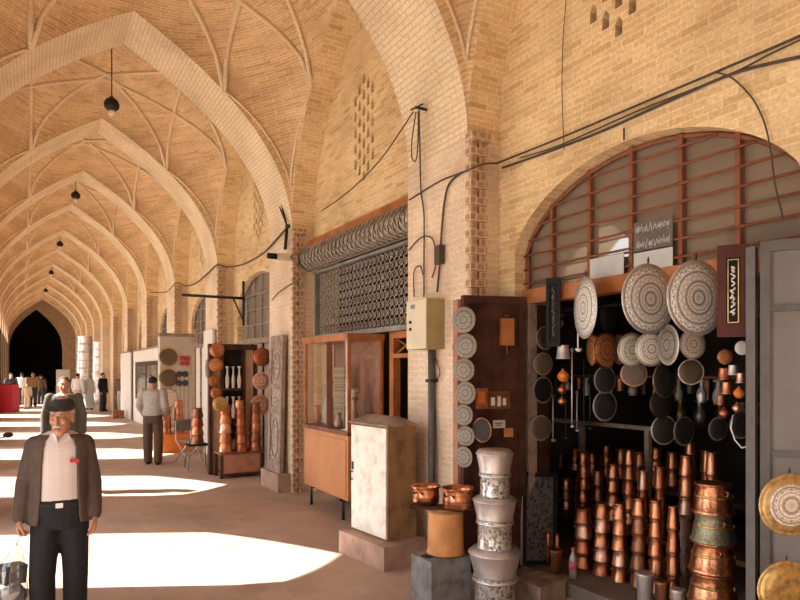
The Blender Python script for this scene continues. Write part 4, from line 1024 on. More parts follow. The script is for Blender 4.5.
# ------------------------------------------------ further bays: windows, boards, copper stall
tn2 = 3
for k in range(1, K1):
    ya, yb = YA(k)+PW, YA(k+1)
    e = .35 if k == 1 else .45; a, b = (ya+.35, yb-.30) if k == 1 else (ya+.45, yb-.45); zs = 3.0 if k == 1 else 2.9
    f = seg_top(a, b, zs, .75); zb = 2.45
    w = bpy.data.objects.new('window_%d' % (k+1), None); COL.objects.link(w); struct(w)
    m = MB(); n = 24; pts = [(a+(b-a)*i/n, f(a+(b-a)*i/n)) for i in range(n+1)]
    m.face([(XW+.12, a, zb)]+[(XW+.12, y, z-.01) for y, z in pts]+[(XW+.12, b, zb)]); m.build('pane', MAT['glass_grey'], w)
    m = MB()
    for i in range(1, 6):
        y = a+(b-a)*i/6; m.box((XW+.07, y-.014, zb), (XW+.10, y+.014, f(y)))
    for z in (2.75, 3.05, 3.35):
        ys = [y for y, t_ in pts if t_ > z]
        if ys: m.box((XW+.065, min(ys), z-.012), (XW+.095, max(ys), z+.012))
    m.tube([(XW+.085, y, z-.015) for y, z in pts], .025, 5); m.box((XW+.04, a, zb-.07), (XW+.13, b, zb+.03)); m.build('window_frame', MAT['wood_grey'], w)
    t = bpy.data.objects.new('door_%d' % (k+4), None); COL.objects.link(t); struct(t)
    MB().box((XW+.12, a, 0), (XW+.17, b, zb-.07)).build('door_leaf', MAT['wood_grey' if k % 2 else 'white_panel'], t)
    m = MB()
    for i in range(5): y = a+(b-a)*i/4; m.box((XW+.09, max(a, y-.04), 0), (XW+.13, min(b, y+.04), zb-.07))
    m.build('door_frame', MAT['wood_dark' if k % 2 else 'wood_grey'], t)

# carved door leaf standing on a ledge before the second pier
o = MB().box((3.24, 9.36, 0), (XP, 10.2, .27)).bevel(.015).build('stone_ledge', MAT['concrete']); tag(o, 'low reddish ledge at the foot of the second brick pier', 'ledge')
t = thing('carved_door_leaf', 'weathered carved wooden door leaf leaning on the second brick pier', 'door leaf', (3.30, 9.46, .272)); t.rotation_euler = (0, RAD(1.5), 0)
m = MB(); L_, H_ = .60, 2.14
for lo, hi in (((0,0,0),(.06,.09,H_)), ((0,L_-.09,0),(.06,L_,H_)), ((0,.09,H_-.22),(.06,L_-.09,H_)), ((0,.09,0),(.06,L_-.09,.16)), ((0,.09,.90),(.06,L_-.09,1.02)), ((0,.09,1.30),(.06,L_-.09,1.38))): m.box(lo, hi)
m.bevel(.006); m.build('frame', MAT['wood_grey'], t)
for z0, z1 in ((.16,.90),(1.02,1.30),(1.38,H_-.22)): MB().box((.018,.09,z0),(.045,L_-.09,z1)).build('carved_panel', MAT['rel_grey'], t)
for z0, z1 in ((.2,.86),(1.42,H_-.26)):
    m = MB(); m.tube([(.014, L_/2+.15*cos(2*pi*i/20), (z0+z1)/2+(z1-z0)*.46*sin(2*pi*i/20)) for i in range(21)], .012, 5); m.build('moulding', MAT['wood_grey'], t)

# copper stall
SXa, SXb, SYa = 2.80, 3.56, 11.05
t = thing('copper_stall_cart', 'low brown wooden cart on four posts carrying stacked copper pots', 'cart', ((SXa+SXb)/2, SYa+.22, 0)); w, d = (SXb-SXa)/2, .22
for sx in (-1, 1):
    for sy in (-1, 1): MB().box((sx*(w-.03)-.025, sy*(d-.03)-.025, 0), (sx*(w-.03)+.025, sy*(d-.03)+.025, .40)).build('leg', MAT['wood_dark'], t)
MB().box((-w,-d,.40),(w,d,.44)).bevel(.004).build('cart_top', MAT['wood_red'], t); MB().box((-w+.05,-d+.01,.08),(w-.05,-d+.03,.40)).build('front_board', MAT['wood_pink'], t); MB().box((-w+.05,-d,.04),(w-.05,d,.08)).build('bottom_board', MAT['wood_dark'], t)
t = thing('stall_cabinet', 'dark glazed wall cabinet of pale bottles behind the copper stall', 'cabinet', ((SXa+SXb)/2, 11.62, 0))
MB().box((-w-.02,.05,0),(-.22,.12,2.26)).build('side_board', MAT['wood_pale'], t); MB().box((.22,.05,0),(w+.02,.12,2.26)).build('side_board', MAT['wood_pale'], t); MB().box((-w-.02,.12,0),(w+.02,.16,2.30)).build('back_board', MAT['wood_pink'], t)
m = MB()
for lo, hi in (((-w-.06,-.03,0),(-w,.10,2.34)), ((w,-.03,0),(w+.06,.10,2.34)), ((-w,-.03,2.24),(w,.10,2.34)), ((-.22,-.02,.6),(-.18,.05,2.24)), ((.18,-.02,.6),(.22,.05,2.24)), ((-.18,-.02,1.5),(.18,.05,1.54)), ((-.18,-.02,.95),(.18,.05,.99))): m.box(lo, hi)
m.build('frame', MAT['wood_dark'], t); MB().box((-.18,.10,.6),(.18,.118,2.24)).build('lining', MAT['black'], t)
g = 'pale bottles in the stall cabinet'
for r, z in enumerate((.99, 1.54)):
    for i in range(3):
        pot('pale bottle, %s from left on the %s shelf of the stall cabinet' % (NTH[i], ['lower', 'upper'][r]), Vector(((SXa+SXb)/2-.11+.11*i, 11.625, z)), .038, .40, 'paper' if (i+r) % 2 else 'tin', 'jug', g, 'bottle', False, 'bottle')
g = 'plates hung on the copper stall'
for px, py, h, kd, lb in ((217,350,16,'copper','round copper plate, topmost on the left post of the copper stall'),(216,365,15,'eng_copper','embossed copper plate, second from the top on the left post of the stall'),(214,381,12,'copper_red','small reddish plate, third from the top on the left post of the stall'),(216,393,12,'copper','small copper plate, lowest on the left post of the stall'),(220,404,16,'brass','yellow brass plate over the left stack of the copper stall'),
        (262,357,20,'copper_red','red copper plate, topmost at the right of the copper stall'),(261,381,19,'eng_pink','pinkish engraved plate in the middle at the right of the stall'),(260,405,22,'eng_pink','largest pinkish engraved plate, lowest at the right of the stall')):
    p = atY(px, py, 11.10 if px == 220 else 11.583); plate(lb, 'plate', p, h*.93*mpp(p), .9, kd, None, g, 1 if px > 240 else -1, 'stall_plate', False).rotation_euler = (0,0,0)
g = 'stacked copper pots on the stall cart'
def stack(where, x, y, z, n, r, h, mats, group, lean=0.0, nm='stall_pot'):
    for i in range(n):
        pot('copper pot, %s in %s' % (ORD[i], where), Vector((x+lean*i, y, z+h*i)), r*(1-.04*i), h*.985, mats[i % len(mats)], 'dizi' if i % 2 else 'bell', group, nm, False)
stack('the leftmost stack on the stall cart', 2.94, 11.24, .441, 5, .128, .165, ['copper','copper_red','copper_pink'], g)
stack('the leaning middle stack on the stall cart', 3.20, 11.2, .441, 6, .115, .15, ['copper_red','copper'], g, -.005)
stack('the right stack on the stall cart', 3.455, 11.2, .441, 5, .12, .17, ['copper_red','copper_dark','copper'], g)
# stool with stacked copper left of the stall
t = thing('folding_stool', 'thin legged metal stool left of the copper stall', 'stool', (2.72, 12.45, 0))
m = MB(); m.box((-.19,-.16,.44),(.19,.16,.47)); m.build('seat', MAT['black'], t)
for sx in (-1,1):
    for sy in (-1,1): m = MB(); m.tube([(sx*.17,sy*.14,.44),(sx*.2,sy*.17,0)], .012, 6); m.build('leg', MAT['grey_steel'], t)
stack('the stack on the thin legged stool', 2.72, 12.45, .471, 4, .13, .17, ['copper_dark','copper','copper_red'], 'stacked copper pots on the stool')
# white board on the third pier
o = MB().box((3.36, 13.92, 0), (3.42, 14.75, 2.75)).bevel(.006).build('white_board', MAT['white_panel']); tag(o, 'tall plain white board standing against the third brick pier', 'board')
p = Vector((3.34, 14.3, 1.9)); o = plate('grey oval looking plate hanging on the tall white board', 'plate', p, .42, .9, 'eng_grey', None, None, 1, 'hanging_plate', False); o.rotation_euler = (0,0,-pi/2)
# grey stall with three large plates
t = thing('grey_kiosk', 'grey metal kiosk wall beside the tall white board, plates on its left', 'kiosk', (2.68, 16.2, 0))
m = MB(); m.box((0,0,0),(.76,.30,2.68)); m.bevel(.01); m.build('body', MAT['wall_pale'], t)
m = MB()
for i in range(5): m.box((.30+i*.1,-.012,.1),(.33+i*.1,0,1.75))
m.build('ribs', MAT['white_panel'], t); MB().box((-.02,-.03,2.68),(.78,.32,2.76)).build('top_rail', MAT['wood_grey'], t)
o = MB()
for i in range(2):
    for j in range(2): o.box((3.12+i*.13, 16.16, 1.98+j*.13), (3.22+i*.13, 16.185, 2.08+j*.13))
o = o.build('printed_sheet', MAT['red_cloth']); tag(o, 'pinkish red printed sheet pinned on the grey kiosk', 'sheet')
for i in range(2):
    for j in range(2):
        p = Vector((3.10+i*.14, 16.14, 1.55+j*.22)); plate('dark saucer, %s %s of four on the grey kiosk' % (['lower','upper'][j], ['left','right'][i]), 'plate', p, .15, 1, 'eng_dark', None, 'four dark saucers on the grey kiosk', 1, 'dark_saucer', False)
for i, (py, kd, lb) in enumerate(((357,'eng_bronze','brown engraved tray, highest of three on the grey kiosk'),(378,'eng_bronze','brown engraved tray, middle of three on the grey kiosk'),(398,'eng_pale','pale engraved tray, lowest of three on the grey kiosk'))):
    p = atY(168.5, py, 16.172); plate(lb, 'tray', p, 19*mpp(p), .95, kd, 'brass', 'trays on the grey kiosk', 1, 'kiosk_tray', False).rotation_euler = (0,0,0)
t = thing('orange_crate', 'orange plastic crate on the floor under two copper stacks', 'crate', (2.80, 15.35, 0))
m = MB(); m.box((-.38,-.22,0),(.38,.22,.40)); m.bevel(.02); m.build('body', MAT['orange_plastic'], t); MB().box((-.40,-.24,.36),(.40,.24,.41)).build('rim', MAT['orange_plastic'], t)
stack('the left stack on the orange crate', 2.66, 15.35, .411, 4, .13, .155, ['copper','copper_red'], 'copper pots on the orange crate'); stack('the right stack on the orange crate', 2.93, 15.3, .411, 5, .13, .15, ['copper_red','copper'], 'copper pots on the orange crate')
t = thing('folding_chair', 'grey folding chair beside the orange crate', 'chair', (2.78, 13.45, 0), .5)
MB().box((-.19,-.19,.43),(.19,.19,.45)).build('seat', MAT['grey_steel'], t); MB().box((-.19,.17,.62),(.19,.19,.85)).build('backrest', MAT['grey_steel'], t)
for sx in (-1,1):
    m = MB(); m.tube([(sx*.19,.18,.85),(sx*.19,.18,.45),(sx*.19,-.22,0)], .011, 6); m.build('leg', MAT['film'], t)
    m = MB(); m.tube([(sx*.17,-.18,.43),(sx*.17,.24,0)], .011, 6); m.build('leg', MAT['film'], t)
# white hoarding along the next bays
def hoard(label, ya, yb, z0, z1, frame=None, nm='hoarding_panel', g=None):
    t = thing(nm, label, 'panel', (3.36, (ya+yb)/2, 0), 0, g); h = (yb-ya)/2
    MB().box((0,-h,z0),(.05,h,z1)).bevel(.006).build('board', MAT['white_panel'], t)
    MB().box((-.01,-h,z1-.06),(.06,h,z1)).build('top_rail', MAT['wood_grey'], t)
    if z0 > .01 :
        pass
    if frame:
        a, b, c, d = frame; m = MB()
        for lo, hi in (((-.03,a,c),(0,a+.14,d)), ((-.03,b-.14,c),(0,b,d)), ((-.03,a+.14,d-.12),(0,b-.14,d)), ((-.03,a+.14,c),(0,b-.14,c+.12)), ((-.03,(a+b)/2-.05,c+.12),(0,(a+b)/2+.05,d-.12))): m.box(lo, hi)
        m.build('window_frame', MAT['wood_dark'], t); MB().box((-.008,a+.14,c+.12),(-.002,b-.14,d-.12)).build('pane', MAT['glass_grey'], t)
hoard('white hoarding panel with a dark framed window, nearer of two past the kiosk', 19.7, 25.6, 0, 2.60, (-2.6,2.2,.85,2.15))
hoard('plain white hoarding panel, further of two past the kiosk', 25.9, 29.0, 0, 2.60)
o = MB().box((3.38, 23.1, 2.62), (3.43, 24.1, 4.0)).build('plaster_sign', MAT['paper']); tag(o, 'pale blank sign board above the white hoarding', 'sign')
o = MB().box((-.2,-.2,0),(.2,.2,.3)).bevel(.02).build('small_box', MAT['copper_dark'], loc=(2.9, 27.0, 0)); tag(o, 'small dark box at the foot of the plain white hoarding', 'box')
# wrapped silver drums, two piles
for pi_, (px, d, n, r, hh, nm) in enumerate(((85,38.5,4,.50,.98,'left'),(100,35.5,4,.42,.86,'right'))):
    b = atD(px, 400, d)
    for i in range(n):
        t = thing('silver_drum', 'big silver drum, %s in the %s of two tall piles' % (ORD[i], nm), 'drum', (b.x, b.y, hh*i+.001*i), 0, 'piles of silver drums')
        q = r*(1-.05*i); MB().lathe([(0,0),(q*.92,0),(q,hh*.06),(q*.97,hh*.5),(q*.92,hh*.86),(q*1.04,hh*.95),(q*1.02,hh),(0,hh)], 20).build('body', MAT['film'], t); MB().lathe([(q*.99,hh*.45),(q*1.02,hh*.48),(q*.98,hh*.52)], 20).build('hoop', MAT['tin'], t)
# red draped box far left
b = atD(9, 412, 28.5); t = thing('draped_box', 'box draped in crimson cloth standing far down the arcade on the left', 'box', (b.x,b.y,0), -.5)
m = MB(); m.box((-.33,-.25,0),(.33,.25,1.22), taper=.94); m.bevel(.04,2); m.build('cloth', MAT['red_cloth'], t); MB().box((-.30,-.22,1.222),(.30,.22,1.25)).build('lid', MAT['wood_dark'], t)

b = atD(63, 398, 43.5); t = thing('grey_cupboard', 'grey cupboard standing beside the right edge of the dark portal', 'cupboard', (b.x, b.y, 0)); MB().box((-.4,-.25,0),(.4,.25,1.9)).bevel(.01).build('body', MAT['wall_pale'], t); MB().box((-.38,-.26,.05),(-.01,-.25,1.85)).build('door', MAT['wall_pale'], t); MB().box((.01,-.26,.05),(.38,-.25,1.85)).build('door', MAT['wall_pale'], t)
# lamps hung from the crowns of the vaults
lp = None
for j, (py, k, lb) in enumerate(((107,1,'black hanging lamp on a long wire, nearest of the row under the vaults'),(196,3,'black hanging lamp, second nearest of the row under the vaults'),(243,5,'black hanging lamp, third of the row under the vaults'),(277,7,'black hanging lamp, fourth of the row, small and far'),(296,9,'black hanging lamp, furthest and smallest of the row'))):
    c = YA(k)+PW+BL/2; dpt = depth((XC, c)); z = CAMH+(HY-py)*dpt/F; z = min(z, 6.62)
    zt = ZS+2.74*2-.74*2.74-.01
    if lp is None or j == 0:
        t = thing('hanging_lamp', lb, 'lamp', (XC, c, zt), 0, 'lamps under the vaults'); lp = t
        m = MB(); m.tube([(0,0,0),(0,0,z-zt+.12)], .010, 6); m.build('wire', MAT['cable'], t)
        MB().lathe([(0,.14),(.03,.13),(.05,.10),(.10,.07),(.13,0),(.12,-.06),(.08,-.10),(0,-.11)], 18, c=(0,0,z-zt)).build('lamp_shade', MAT['iron'], t)
        MB().lathe([(0,-.10),(.05,-.11),(.07,-.15),(.04,-.20),(0,-.21)], 14, c=(0,0,z-zt)).build('bulb', MAT['white_china'], t); L0 = zt-z
    else:
        t = thing('hanging_lamp', lb, 'lamp', (XC, c, zt), 0, 'lamps under the vaults')
        m = MB(); m.tube([(0,0,0),(0,0,z-zt+.12)], .010, 6); m.build('wire', MAT['cable'], t)
        for ch in lp.children:
            if ch.name.startswith('wire'): continue
            q = ch.copy(); COL.objects.link(q); q.parent = t; q.location = (0,0,z-zt+L0)

# slung cables, bracket, camera
pb = lambda px, py, X=3.40: atX(px, py, X)
cable('black cable slung from the second pier to the third and on down the arcade', [pb(288,226), pb(276,240), pb(262,254), pb(244,264), pb(228,267), pb(217,265), pb(207,274), pb(196,283), pb(186,286), pb(176,283), pb(166,292), pb(150,292)], .022)
cable('thin cable trailing down across the second pier', [pb(300,279), pb(288,286), pb(278,293), pb(272,300)], .012)
m = MB(); a = pb(287,226); m.tube([a+Vector((.05,0,0)), a+Vector((-.02,0,0))], .03, 6); m.tube([a, a+Vector((0,.35,.38)), a+Vector((0,.30,.45)), a], .012, 5); m.tube([a, a+Vector((0,.08,-.35))], .025, 6); tag(m.build('cable_bracket', MAT['iron']), 'iron cable bracket on the second brick pier', 'bracket')
t = thing('security_camera', 'pale security camera with a dark lens on the second brick pier', 'camera', pb(283,257,3.3))
m = MB(); m.box((-.1,-.06,-.05),(.1,.06,.05)); m.bevel(.012); m.build('body', MAT['cream'], t); MB().lathe([(0,0),(.045,0),(.045,.14),(0,.14)], 12, M=Matrix.Translation((-.1,0,0)) @ Matrix.Rotation(-pi/2,4,'Y')).build('lens', MAT['black'], t); m = MB(); m.tube([(.1,0,0),(XP-pb(283,257,3.3).x,0,.02)], .02, 6); m.build('arm', MAT['grey_steel'], t)
zb = CAMH+73*12.9/640
m = MB(); m.tube([(2.55,13.0,zb),(XW-.005,13.0,zb)], .028, 6); m.tube([(XW-.035,13.0,zb+.35),(XW-.035,13.0,zb-.55)], .024, 6); m.tube([(XW-.04,13.0,zb-.45),(3.55,13.0,zb)], .018, 5); tag(m.build('iron_bracket', MAT['iron']), 'long black iron bracket arm reaching out of the wall beside the third pier', 'bracket')
# ------------------------------------------------ people
def skin_mat(name, c): 
    m, nt, b = newmat(name); tc = N(nt, 'ShaderNodeTexCoord'); nz = N(nt, 'ShaderNodeTexNoise', Scale=14.0, Detail=4.0); nt.links.new(tc.outputs['Object'], nz.inputs['Vector'])
    nt.links.new(ramp(nt, nz.outputs['Fac'], [(.3, tuple(v*.85 for v in c)), (.6, c), (.8, (min(1,c[0]*1.08), c[1]*.95, c[2]*.92))]), b.inputs['Base Color'])
    b.inputs['Roughness'].default_value = .5; b.inputs['Subsurface Weight'].default_value = .08; b.inputs['Subsurface Radius'].default_value = (.02,.008,.004); return m
MAT['skin'] = skin_mat('weathered_skin', (.50,.25,.15)); MAT['skin2'] = skin_mat('tan_skin', (.42,.24,.16))
def cloth(name, c, var=.12, scale=25, rough=.9): return plain(name, c, rough, var=var, scale=scale, bumpy=.25)
for n_, c in dict(cardigan=(.085,.058,.045), shirt_white=(.62,.55,.52), black_cloth=(.012,.013,.018), charcoal=(.035,.035,.04), cap_brown=(.045,.032,.028), hair_black=(.015,.012,.01), hair_grey=(.45,.42,.38), grey_shirt=(.40,.38,.36), tan_cloth=(.30,.17,.08), pale_blue=(.55,.60,.64), olive_jacket=(.11,.105,.085), white_cloth=(.72,.70,.67), beige=(.50,.40,.30), blue_grey=(.045,.055,.095), shoe=(.02,.016,.014), brown_cloth=(.10,.06,.045), eye_white=(.50,.46,.42)).items(): MAT[n_] = cloth(n_, c)
def check_cloth():
    m, nt, b = newmat('fine_checked_shirt'); tc = N(nt, 'ShaderNodeTexCoord'); 
    w1 = N(nt, 'ShaderNodeTexWave', Scale=24.0, bands_direction='X'); w2 = N(nt, 'ShaderNodeTexWave', Scale=24.0, bands_direction='Z')
    for w in (w1, w2): nt.links.new(tc.outputs['Object'], w.inputs['Vector'])
    k = mix(nt, .5, w1.outputs['Color'], w2.outputs['Color']); c = ramp(nt, k, [(.25,(.54,.45,.45)),(.6,(.64,.56,.55)),(.9,(.72,.66,.65))]); nt.links.new(c, b.inputs['Base Color']); b.inputs['Roughness'].default_value = .85; return m
MAT['check'] = check_cloth()

V3 = lambda a: Vector(a)
def ring(cx, cy, z, rx, ry, n=20, p=2.3):
    out = []
    for i in range(n):
        a = 2*pi*i/n; ca, sa = cos(a), sin(a)
        out.append(Vector((cx+rx*math.copysign(abs(ca)**(2/p), ca), cy+ry*math.copysign(abs(sa)**(2/p), sa), z)))
    return out
def torso(m, rows, grow=0.0, n=20): m.loft([ring(cx, cy, z, rx+grow, ry+grow, n) for z, cx, cy, rx, ry in rows])
def limb(m, pts, rad, n=12):
    P_, R_ = [], []
    for i in range(len(pts)-1):
        a, b = V3(pts[i]), V3(pts[i+1])
        for k in range(5): P_.append(a.lerp(b, k/5)); R_.append(rad[i]+(rad[i+1]-rad[i])*k/5)
    P_.append(V3(pts[-1])); R_.append(rad[-1]); m.tube(P_, .1, n, rad=R_)
    m.ell(P_[0], (R_[0],)*3, 10, 7); m.ell(P_[-1], (R_[-1],)*3, 10, 7)
def hand(m, w, d, inward, front, curl=.5, s=1.0):
    """palm, four unequal bent fingers and a thumb leaving the side of the palm"""
    w, d, n_, t = V3(w), V3(d).normalized(), V3(inward).normalized(), V3(front).normalized()
    k = w+d*.085*s
    m.loft([[w+d*.0*s+t*(.026*s*cos(a))+n_*(.019*s*sin(a)) for a in [2*pi*i/10 for i in range(10)]],
            [w+d*.045*s+t*(.040*s*cos(a))+n_*(.017*s*sin(a)) for a in [2*pi*i/10 for i in range(10)]],
            [k+t*(.040*s*cos(a))+n_*(.013*s*sin(a)) for a in [2*pi*i/10 for i in range(10)]]])
    for i, L_ in enumerate((.070,.080,.074,.058)):
        b = k+t*(.030-.020*i)*s-d*.006; pts = [b]; ang = curl*.5; p = b
        for seg in (.42,.32,.26):
            p = p+(d*cos(ang)+n_*sin(ang))*L_*s*seg; pts.append(p); ang += curl
        m.tube(pts, .009*s, 8, rad=[.0100*s,.0096*s,.0088*s,.0070*s]); m.ell(pts[-1], (.0070*s,)*3, 7, 5)
    b = w+d*.025*s+t*.026*s; p1 = b+(d*.55+t*.75+n_*.3).normalized()*.042*s; p2 = p1+(d*.9+t*.2+n_*.45).normalized()*.032*s; p3 = p2+(d*.9-t*.05+n_*.5).normalized()*.024*s
    m.tube([b, p1, p2, p3], .011*s, 8, rad=[.0145*s,.0125*s,.0110*s,.0080*s]); m.ell(p3, (.008*s,)*3, 7, 5)

class Fig:
    def __init__(s, **k):
        s.H = 1.70; s.sh = .185; s.hip = .09
        J = s.J = dict(shL=(-.185,0,1.40), elL=(-.25,.02,1.12), wrL=(-.255,-.05,.87), shR=(.185,0,1.40), elR=(.25,.02,1.12), wrR=(.25,-.05,.87),
                 hpL=(-.09,0,.88), knL=(-.10,-.01,.47), anL=(-.10,.02,.08), hpR=(.09,0,.88), knR=(.10,-.01,.47), anR=(.10,.02,.08), head=(0,-.015,1.575))
        for a, b in k.items(): J[a] = b
        s.rows = [(.80,0,0,.150,.11),(.90,0,0,.168,.122),(1.0,0,0,.158,.115),(1.10,0,0,.150,.112),(1.22,0,0,.160,.115),(1.33,0,.005,.172,.108),(1.40,0,.01,.160,.090),(1.435,0,.012,.100,.070),(1.455,0,.012,.060,.055)]
    def body(s, m, hy=0.0, curlL=.5, curlR=.5, hs=(1,1,1), face=True):
        J = s.J; torso(m, s.rows)
        h = V3(J['head']); R = Matrix.Translation(h) @ Matrix.Rotation(hy, 4, 'Z') @ Matrix.Diagonal((hs[0],hs[1],hs[2],1))
        E = lambda c, r: m.ell((0,0,0), (1,1,1), 18, 12, M=None) if False else m.lathe([(0 if k in (0,12) else sin(pi*k/12), -cos(pi*k/12)) for k in range(13)], 18, M=R @ Matrix.Translation(V3(c)) @ Matrix.Diagonal((r[0],r[1],r[2],1)))
        m.tube([(0,.012,1.42),(h.x*.5,.008,1.47),(h.x,h.y+.012,h.z-.06)], .056, 14, rad=[.062,.056,.055])
        E((0,.012,.028), (.076,.094,.095)); E((0,-.022,-.035), (.062,.072,.082)); E((0,-.048,-.088), (.036,.036,.030)); E((0,-.03,.03), (.066,.062,.055))
        if face:
            E((0,-.102,-.022), (.0125,.018,.028)); E((0,-.112,-.040), (.016,.015,.012)); E((0,-.088,.030), (.048,.016,.009))
            E((.036,-.075,-.028), (.024,.020,.022)); E((-.036,-.075,-.028), (.024,.020,.022)); E((0,-.090,-.066), (.022,.012,.006)); E((0,-.087,-.076), (.020,.012,.006))
            for q in (-1, 1): E((q*.076,.012,-.012), (.011,.020,.032))
        for q in 'LR':
            limb(m, [J['sh'+q], J['el'+q], J['wr'+q]], [.052,.040,.028])
            e, w = V3(J['el'+q]), V3(J['wr'+q]); d = (w-e).normalized(); sx = 1 if q == 'L' else -1
            hand(m, w-d*.01, d+Vector((0,0,-.4)), (sx,0,0), (0,-1,0.0), curlL if q == 'L' else curlR, 1.05)
            limb(m, [J['hp'+q], J['kn'+q], J['an'+q]], [.085,.060,.042])
            a = V3(J['an'+q]); m.ell(a+Vector((0,-.06,-.035)), (.042,.115,.038), 12, 8)
        return R
    def trousers(s, m, g=.016, top=.98):
        J = s.J; torso(m, [r for r in s.rows if r[0] <= top+.03], g)
        for q in 'LR':
            a, k_ = V3(J['an'+q]), V3(J['kn'+q])
            limb(m, [V3(J['hp'+q])+Vector((0,0,-.02)), k_, a+Vector((0,0,.0))], [.092+g*.3,.072+g,.066+g])
    def shirt(s, m, g=.012, lo=.94, sleeves=None):
        torso(m, [(lo,)+s.rows[2][1:]]+[r for r in s.rows if r[0] > lo+.02], g)
        if sleeves:
            for q in 'LR':
                a, e, w = V3(s.J['sh'+q]), V3(s.J['el'+q]), V3(s.J['wr'+q])
                if sleeves > 1: limb(m, [a, e, w-(w-e)*.02], [.064+g,.055+g*.7,.042+g*.4])
                else: limb(m, [a, a.lerp(e, .75)], [.066+g,.060+g])
    def jacket(s, m, g=.03, lo=.80, gap=.55, hi=1.425, thick=.016):
        """open front: C-shaped rings"""
        rows = [(lo,0,.0,s.rows[1][3]+.012,s.rows[1][4]+.012)]+[r for r in s.rows if lo+.05 < r[0] < hi+.02]; n = 26; R_ = []
        for z, cx, cy, rx, ry in rows:
            gg = gap*(1.0-.35*max(0,(z-1.1)/.3)) ; o = []; i_ = []
            for k in range(n+1):
                a = -pi/2+gg+(2*pi-2*gg)*k/n; ca, sa = cos(a), sin(a)
                f = lambda v: math.copysign(abs(v)**.87, v)
                o.append(Vector((cx+(rx+g)*f(ca), cy+(ry+g)*f(sa), z))); i_.append(Vector((cx+(rx+g-thick)*f(ca), cy+(ry+g-thick)*f(sa), z)))
            R_.append(o+i_[::-1])
        m.loft(R_)
        for q in 'LR':
            a, e, w = V3(s.J['sh'+q]), V3(s.J['el'+q]), V3(s.J['wr'+q])
            limb(m, [a+Vector((0,0,-.005)), e, w+(e-w)*.06], [.066,.058,.048])
    def shoes(s, par, mat):
        for q in 'LR':
            a = V3(s.J['an'+q]); m = MB(); m.loft([[p for p in ring(a.x, a.y-.05, z, rx, ry, 16)] for z, rx, ry in ((.0,.044,.135),(.02,.048,.14),(.05,.044,.125),(.085,.036,.075),(.10,.034,.055))])
            if q == 'L': pass
            m.build('shoe', MAT[mat], par)

def hair_cap(m, R, back=1.0, hi=True):
    m.lathe([(0 if k == 0 else sin(pi*k/24*1.0)*1.0, cos(pi*k/24)) for k in range(0, 13)]+[(.92,0),(.92*sin(pi*.3),cos(pi*.3)*.92),(0,.9)], 18, M=R @ Matrix.Translation((0,.022,.030)) @ Matrix.Rotation(RAD(-22),4,'X') @ Matrix.Diagonal((.083,.100,.104,1)))

def simple_person(label, loc, yaw, fig, top, bottom, hair='hair_black', H=1.7, voxel=.014, kind='shirt', skin='skin2', cover=None, group=None, shoes='shoe', hy=0.0, detail=False):
    t = thing('person', label, 'person', loc, yaw, group); t.scale = (H/1.70,)*3
    box_ = {}
    def f(m): box_['R'] = fig.body(m, hy)
    put('body', remeshed(f, voxel*.6 if detail else voxel, 2), MAT[skin], t)
    R = box_['R']
    if bottom: put('trousers', remeshed(lambda m: fig.trousers(m), voxel, 3), MAT[bottom], t)
    if kind == 'shirt': put('shirt', remeshed(lambda m: fig.shirt(m, .02, .90, 2), voxel, 3), MAT[top], t)
    elif kind == 'jacket': put('shirt', remeshed(lambda m: fig.shirt(m, .012, .94), voxel, 3), MAT['white_cloth'], t); put('jacket', remeshed(lambda m: fig.jacket(m, .03, .80, .35), voxel, 2), MAT[top], t)
    elif kind == 'dress':
        def g(m):
            torso(m, [(.10,0,0,.24,.20),(.5,0,0,.21,.17),(.9,0,0,.18,.14)]+[r for r in fig.rows if r[0] > .95], .02)
            for q in 'LR': limb(m, [fig.J['sh'+q], fig.J['el'+q], fig.J['wr'+q]], [.07,.065,.055])
        put('robe', remeshed(g, voxel, 3), MAT[top], t)
    m = MB(); hair_cap(m, R); m.build('hair', MAT[hair], t)
    if cover:
        m = MB(); m.lathe([(0,.13),(.05,.125),(.09,.08),(.10,0),(.105,-.08),(.13,-.14),(.11,-.15),(.09,-.06)], 16, M=R @ Matrix.Translation((0,.025,.0))); m.build('headscarf', MAT[cover], t)
    if kind != 'dress' or True: fig.shoes(t, shoes)
    if detail:
        for q in (-1, 1):
            m = MB(); m.ell((0,0,0),(.012,.009,.008),10,7, M=None)
            for v in m.bm.verts: v.co = R @ (v.co+Vector((q*.031,-.086,.010)))
            m.build('eye', MAT['eye_white'], t)
    return t, R

# --- the man walking towards us
mp_ = 4.4/F
c = atD(60, 600, 4.4)
fg = Fig(shL=(-.148,0,1.365), shR=(.150,0,1.365), elL=(-.212,.03,1.10), elR=(.205,.03,1.09), wrL=(-.236,-.03,.875), wrR=(.215,-.05,.865), head=(.012,-.045,1.555),
         hpL=(-.085,0,.85), hpR=(.088,0,.85), knL=(-.105,-.05,.47), knR=(.095,.0,.47), anL=(-.098,-.02,.08), anR=(.09,.06,.085))
yaw = atan2(-c.y, -c.x)+pi/2-.03
t = thing('person', 'man walking towards us in a brown flat cap, open brown cardigan and black trousers', 'person', (c.x, c.y, 0), yaw); MAN = t
HY_ = RAD(-16); keep = {}
def f(m): keep['R'] = fg.body(m, HY_, 1.0, .55, (.90,.97,1.14))
put('body', remeshed(f, .0052, 3), MAT['skin'], t); R = keep['R']
put('trousers', remeshed(lambda m: fg.trousers(m, .010, .97), .011, 5), MAT['black_cloth'], t)
sh = put('shirt', remeshed(lambda m: fg.shirt(m, .006, .95), .010, 4), MAT['check'], t)
put('cardigan', remeshed(lambda m: fg.jacket(m, .022, .83, .66), .009, 4), MAT['cardigan'], t)
m = MB()
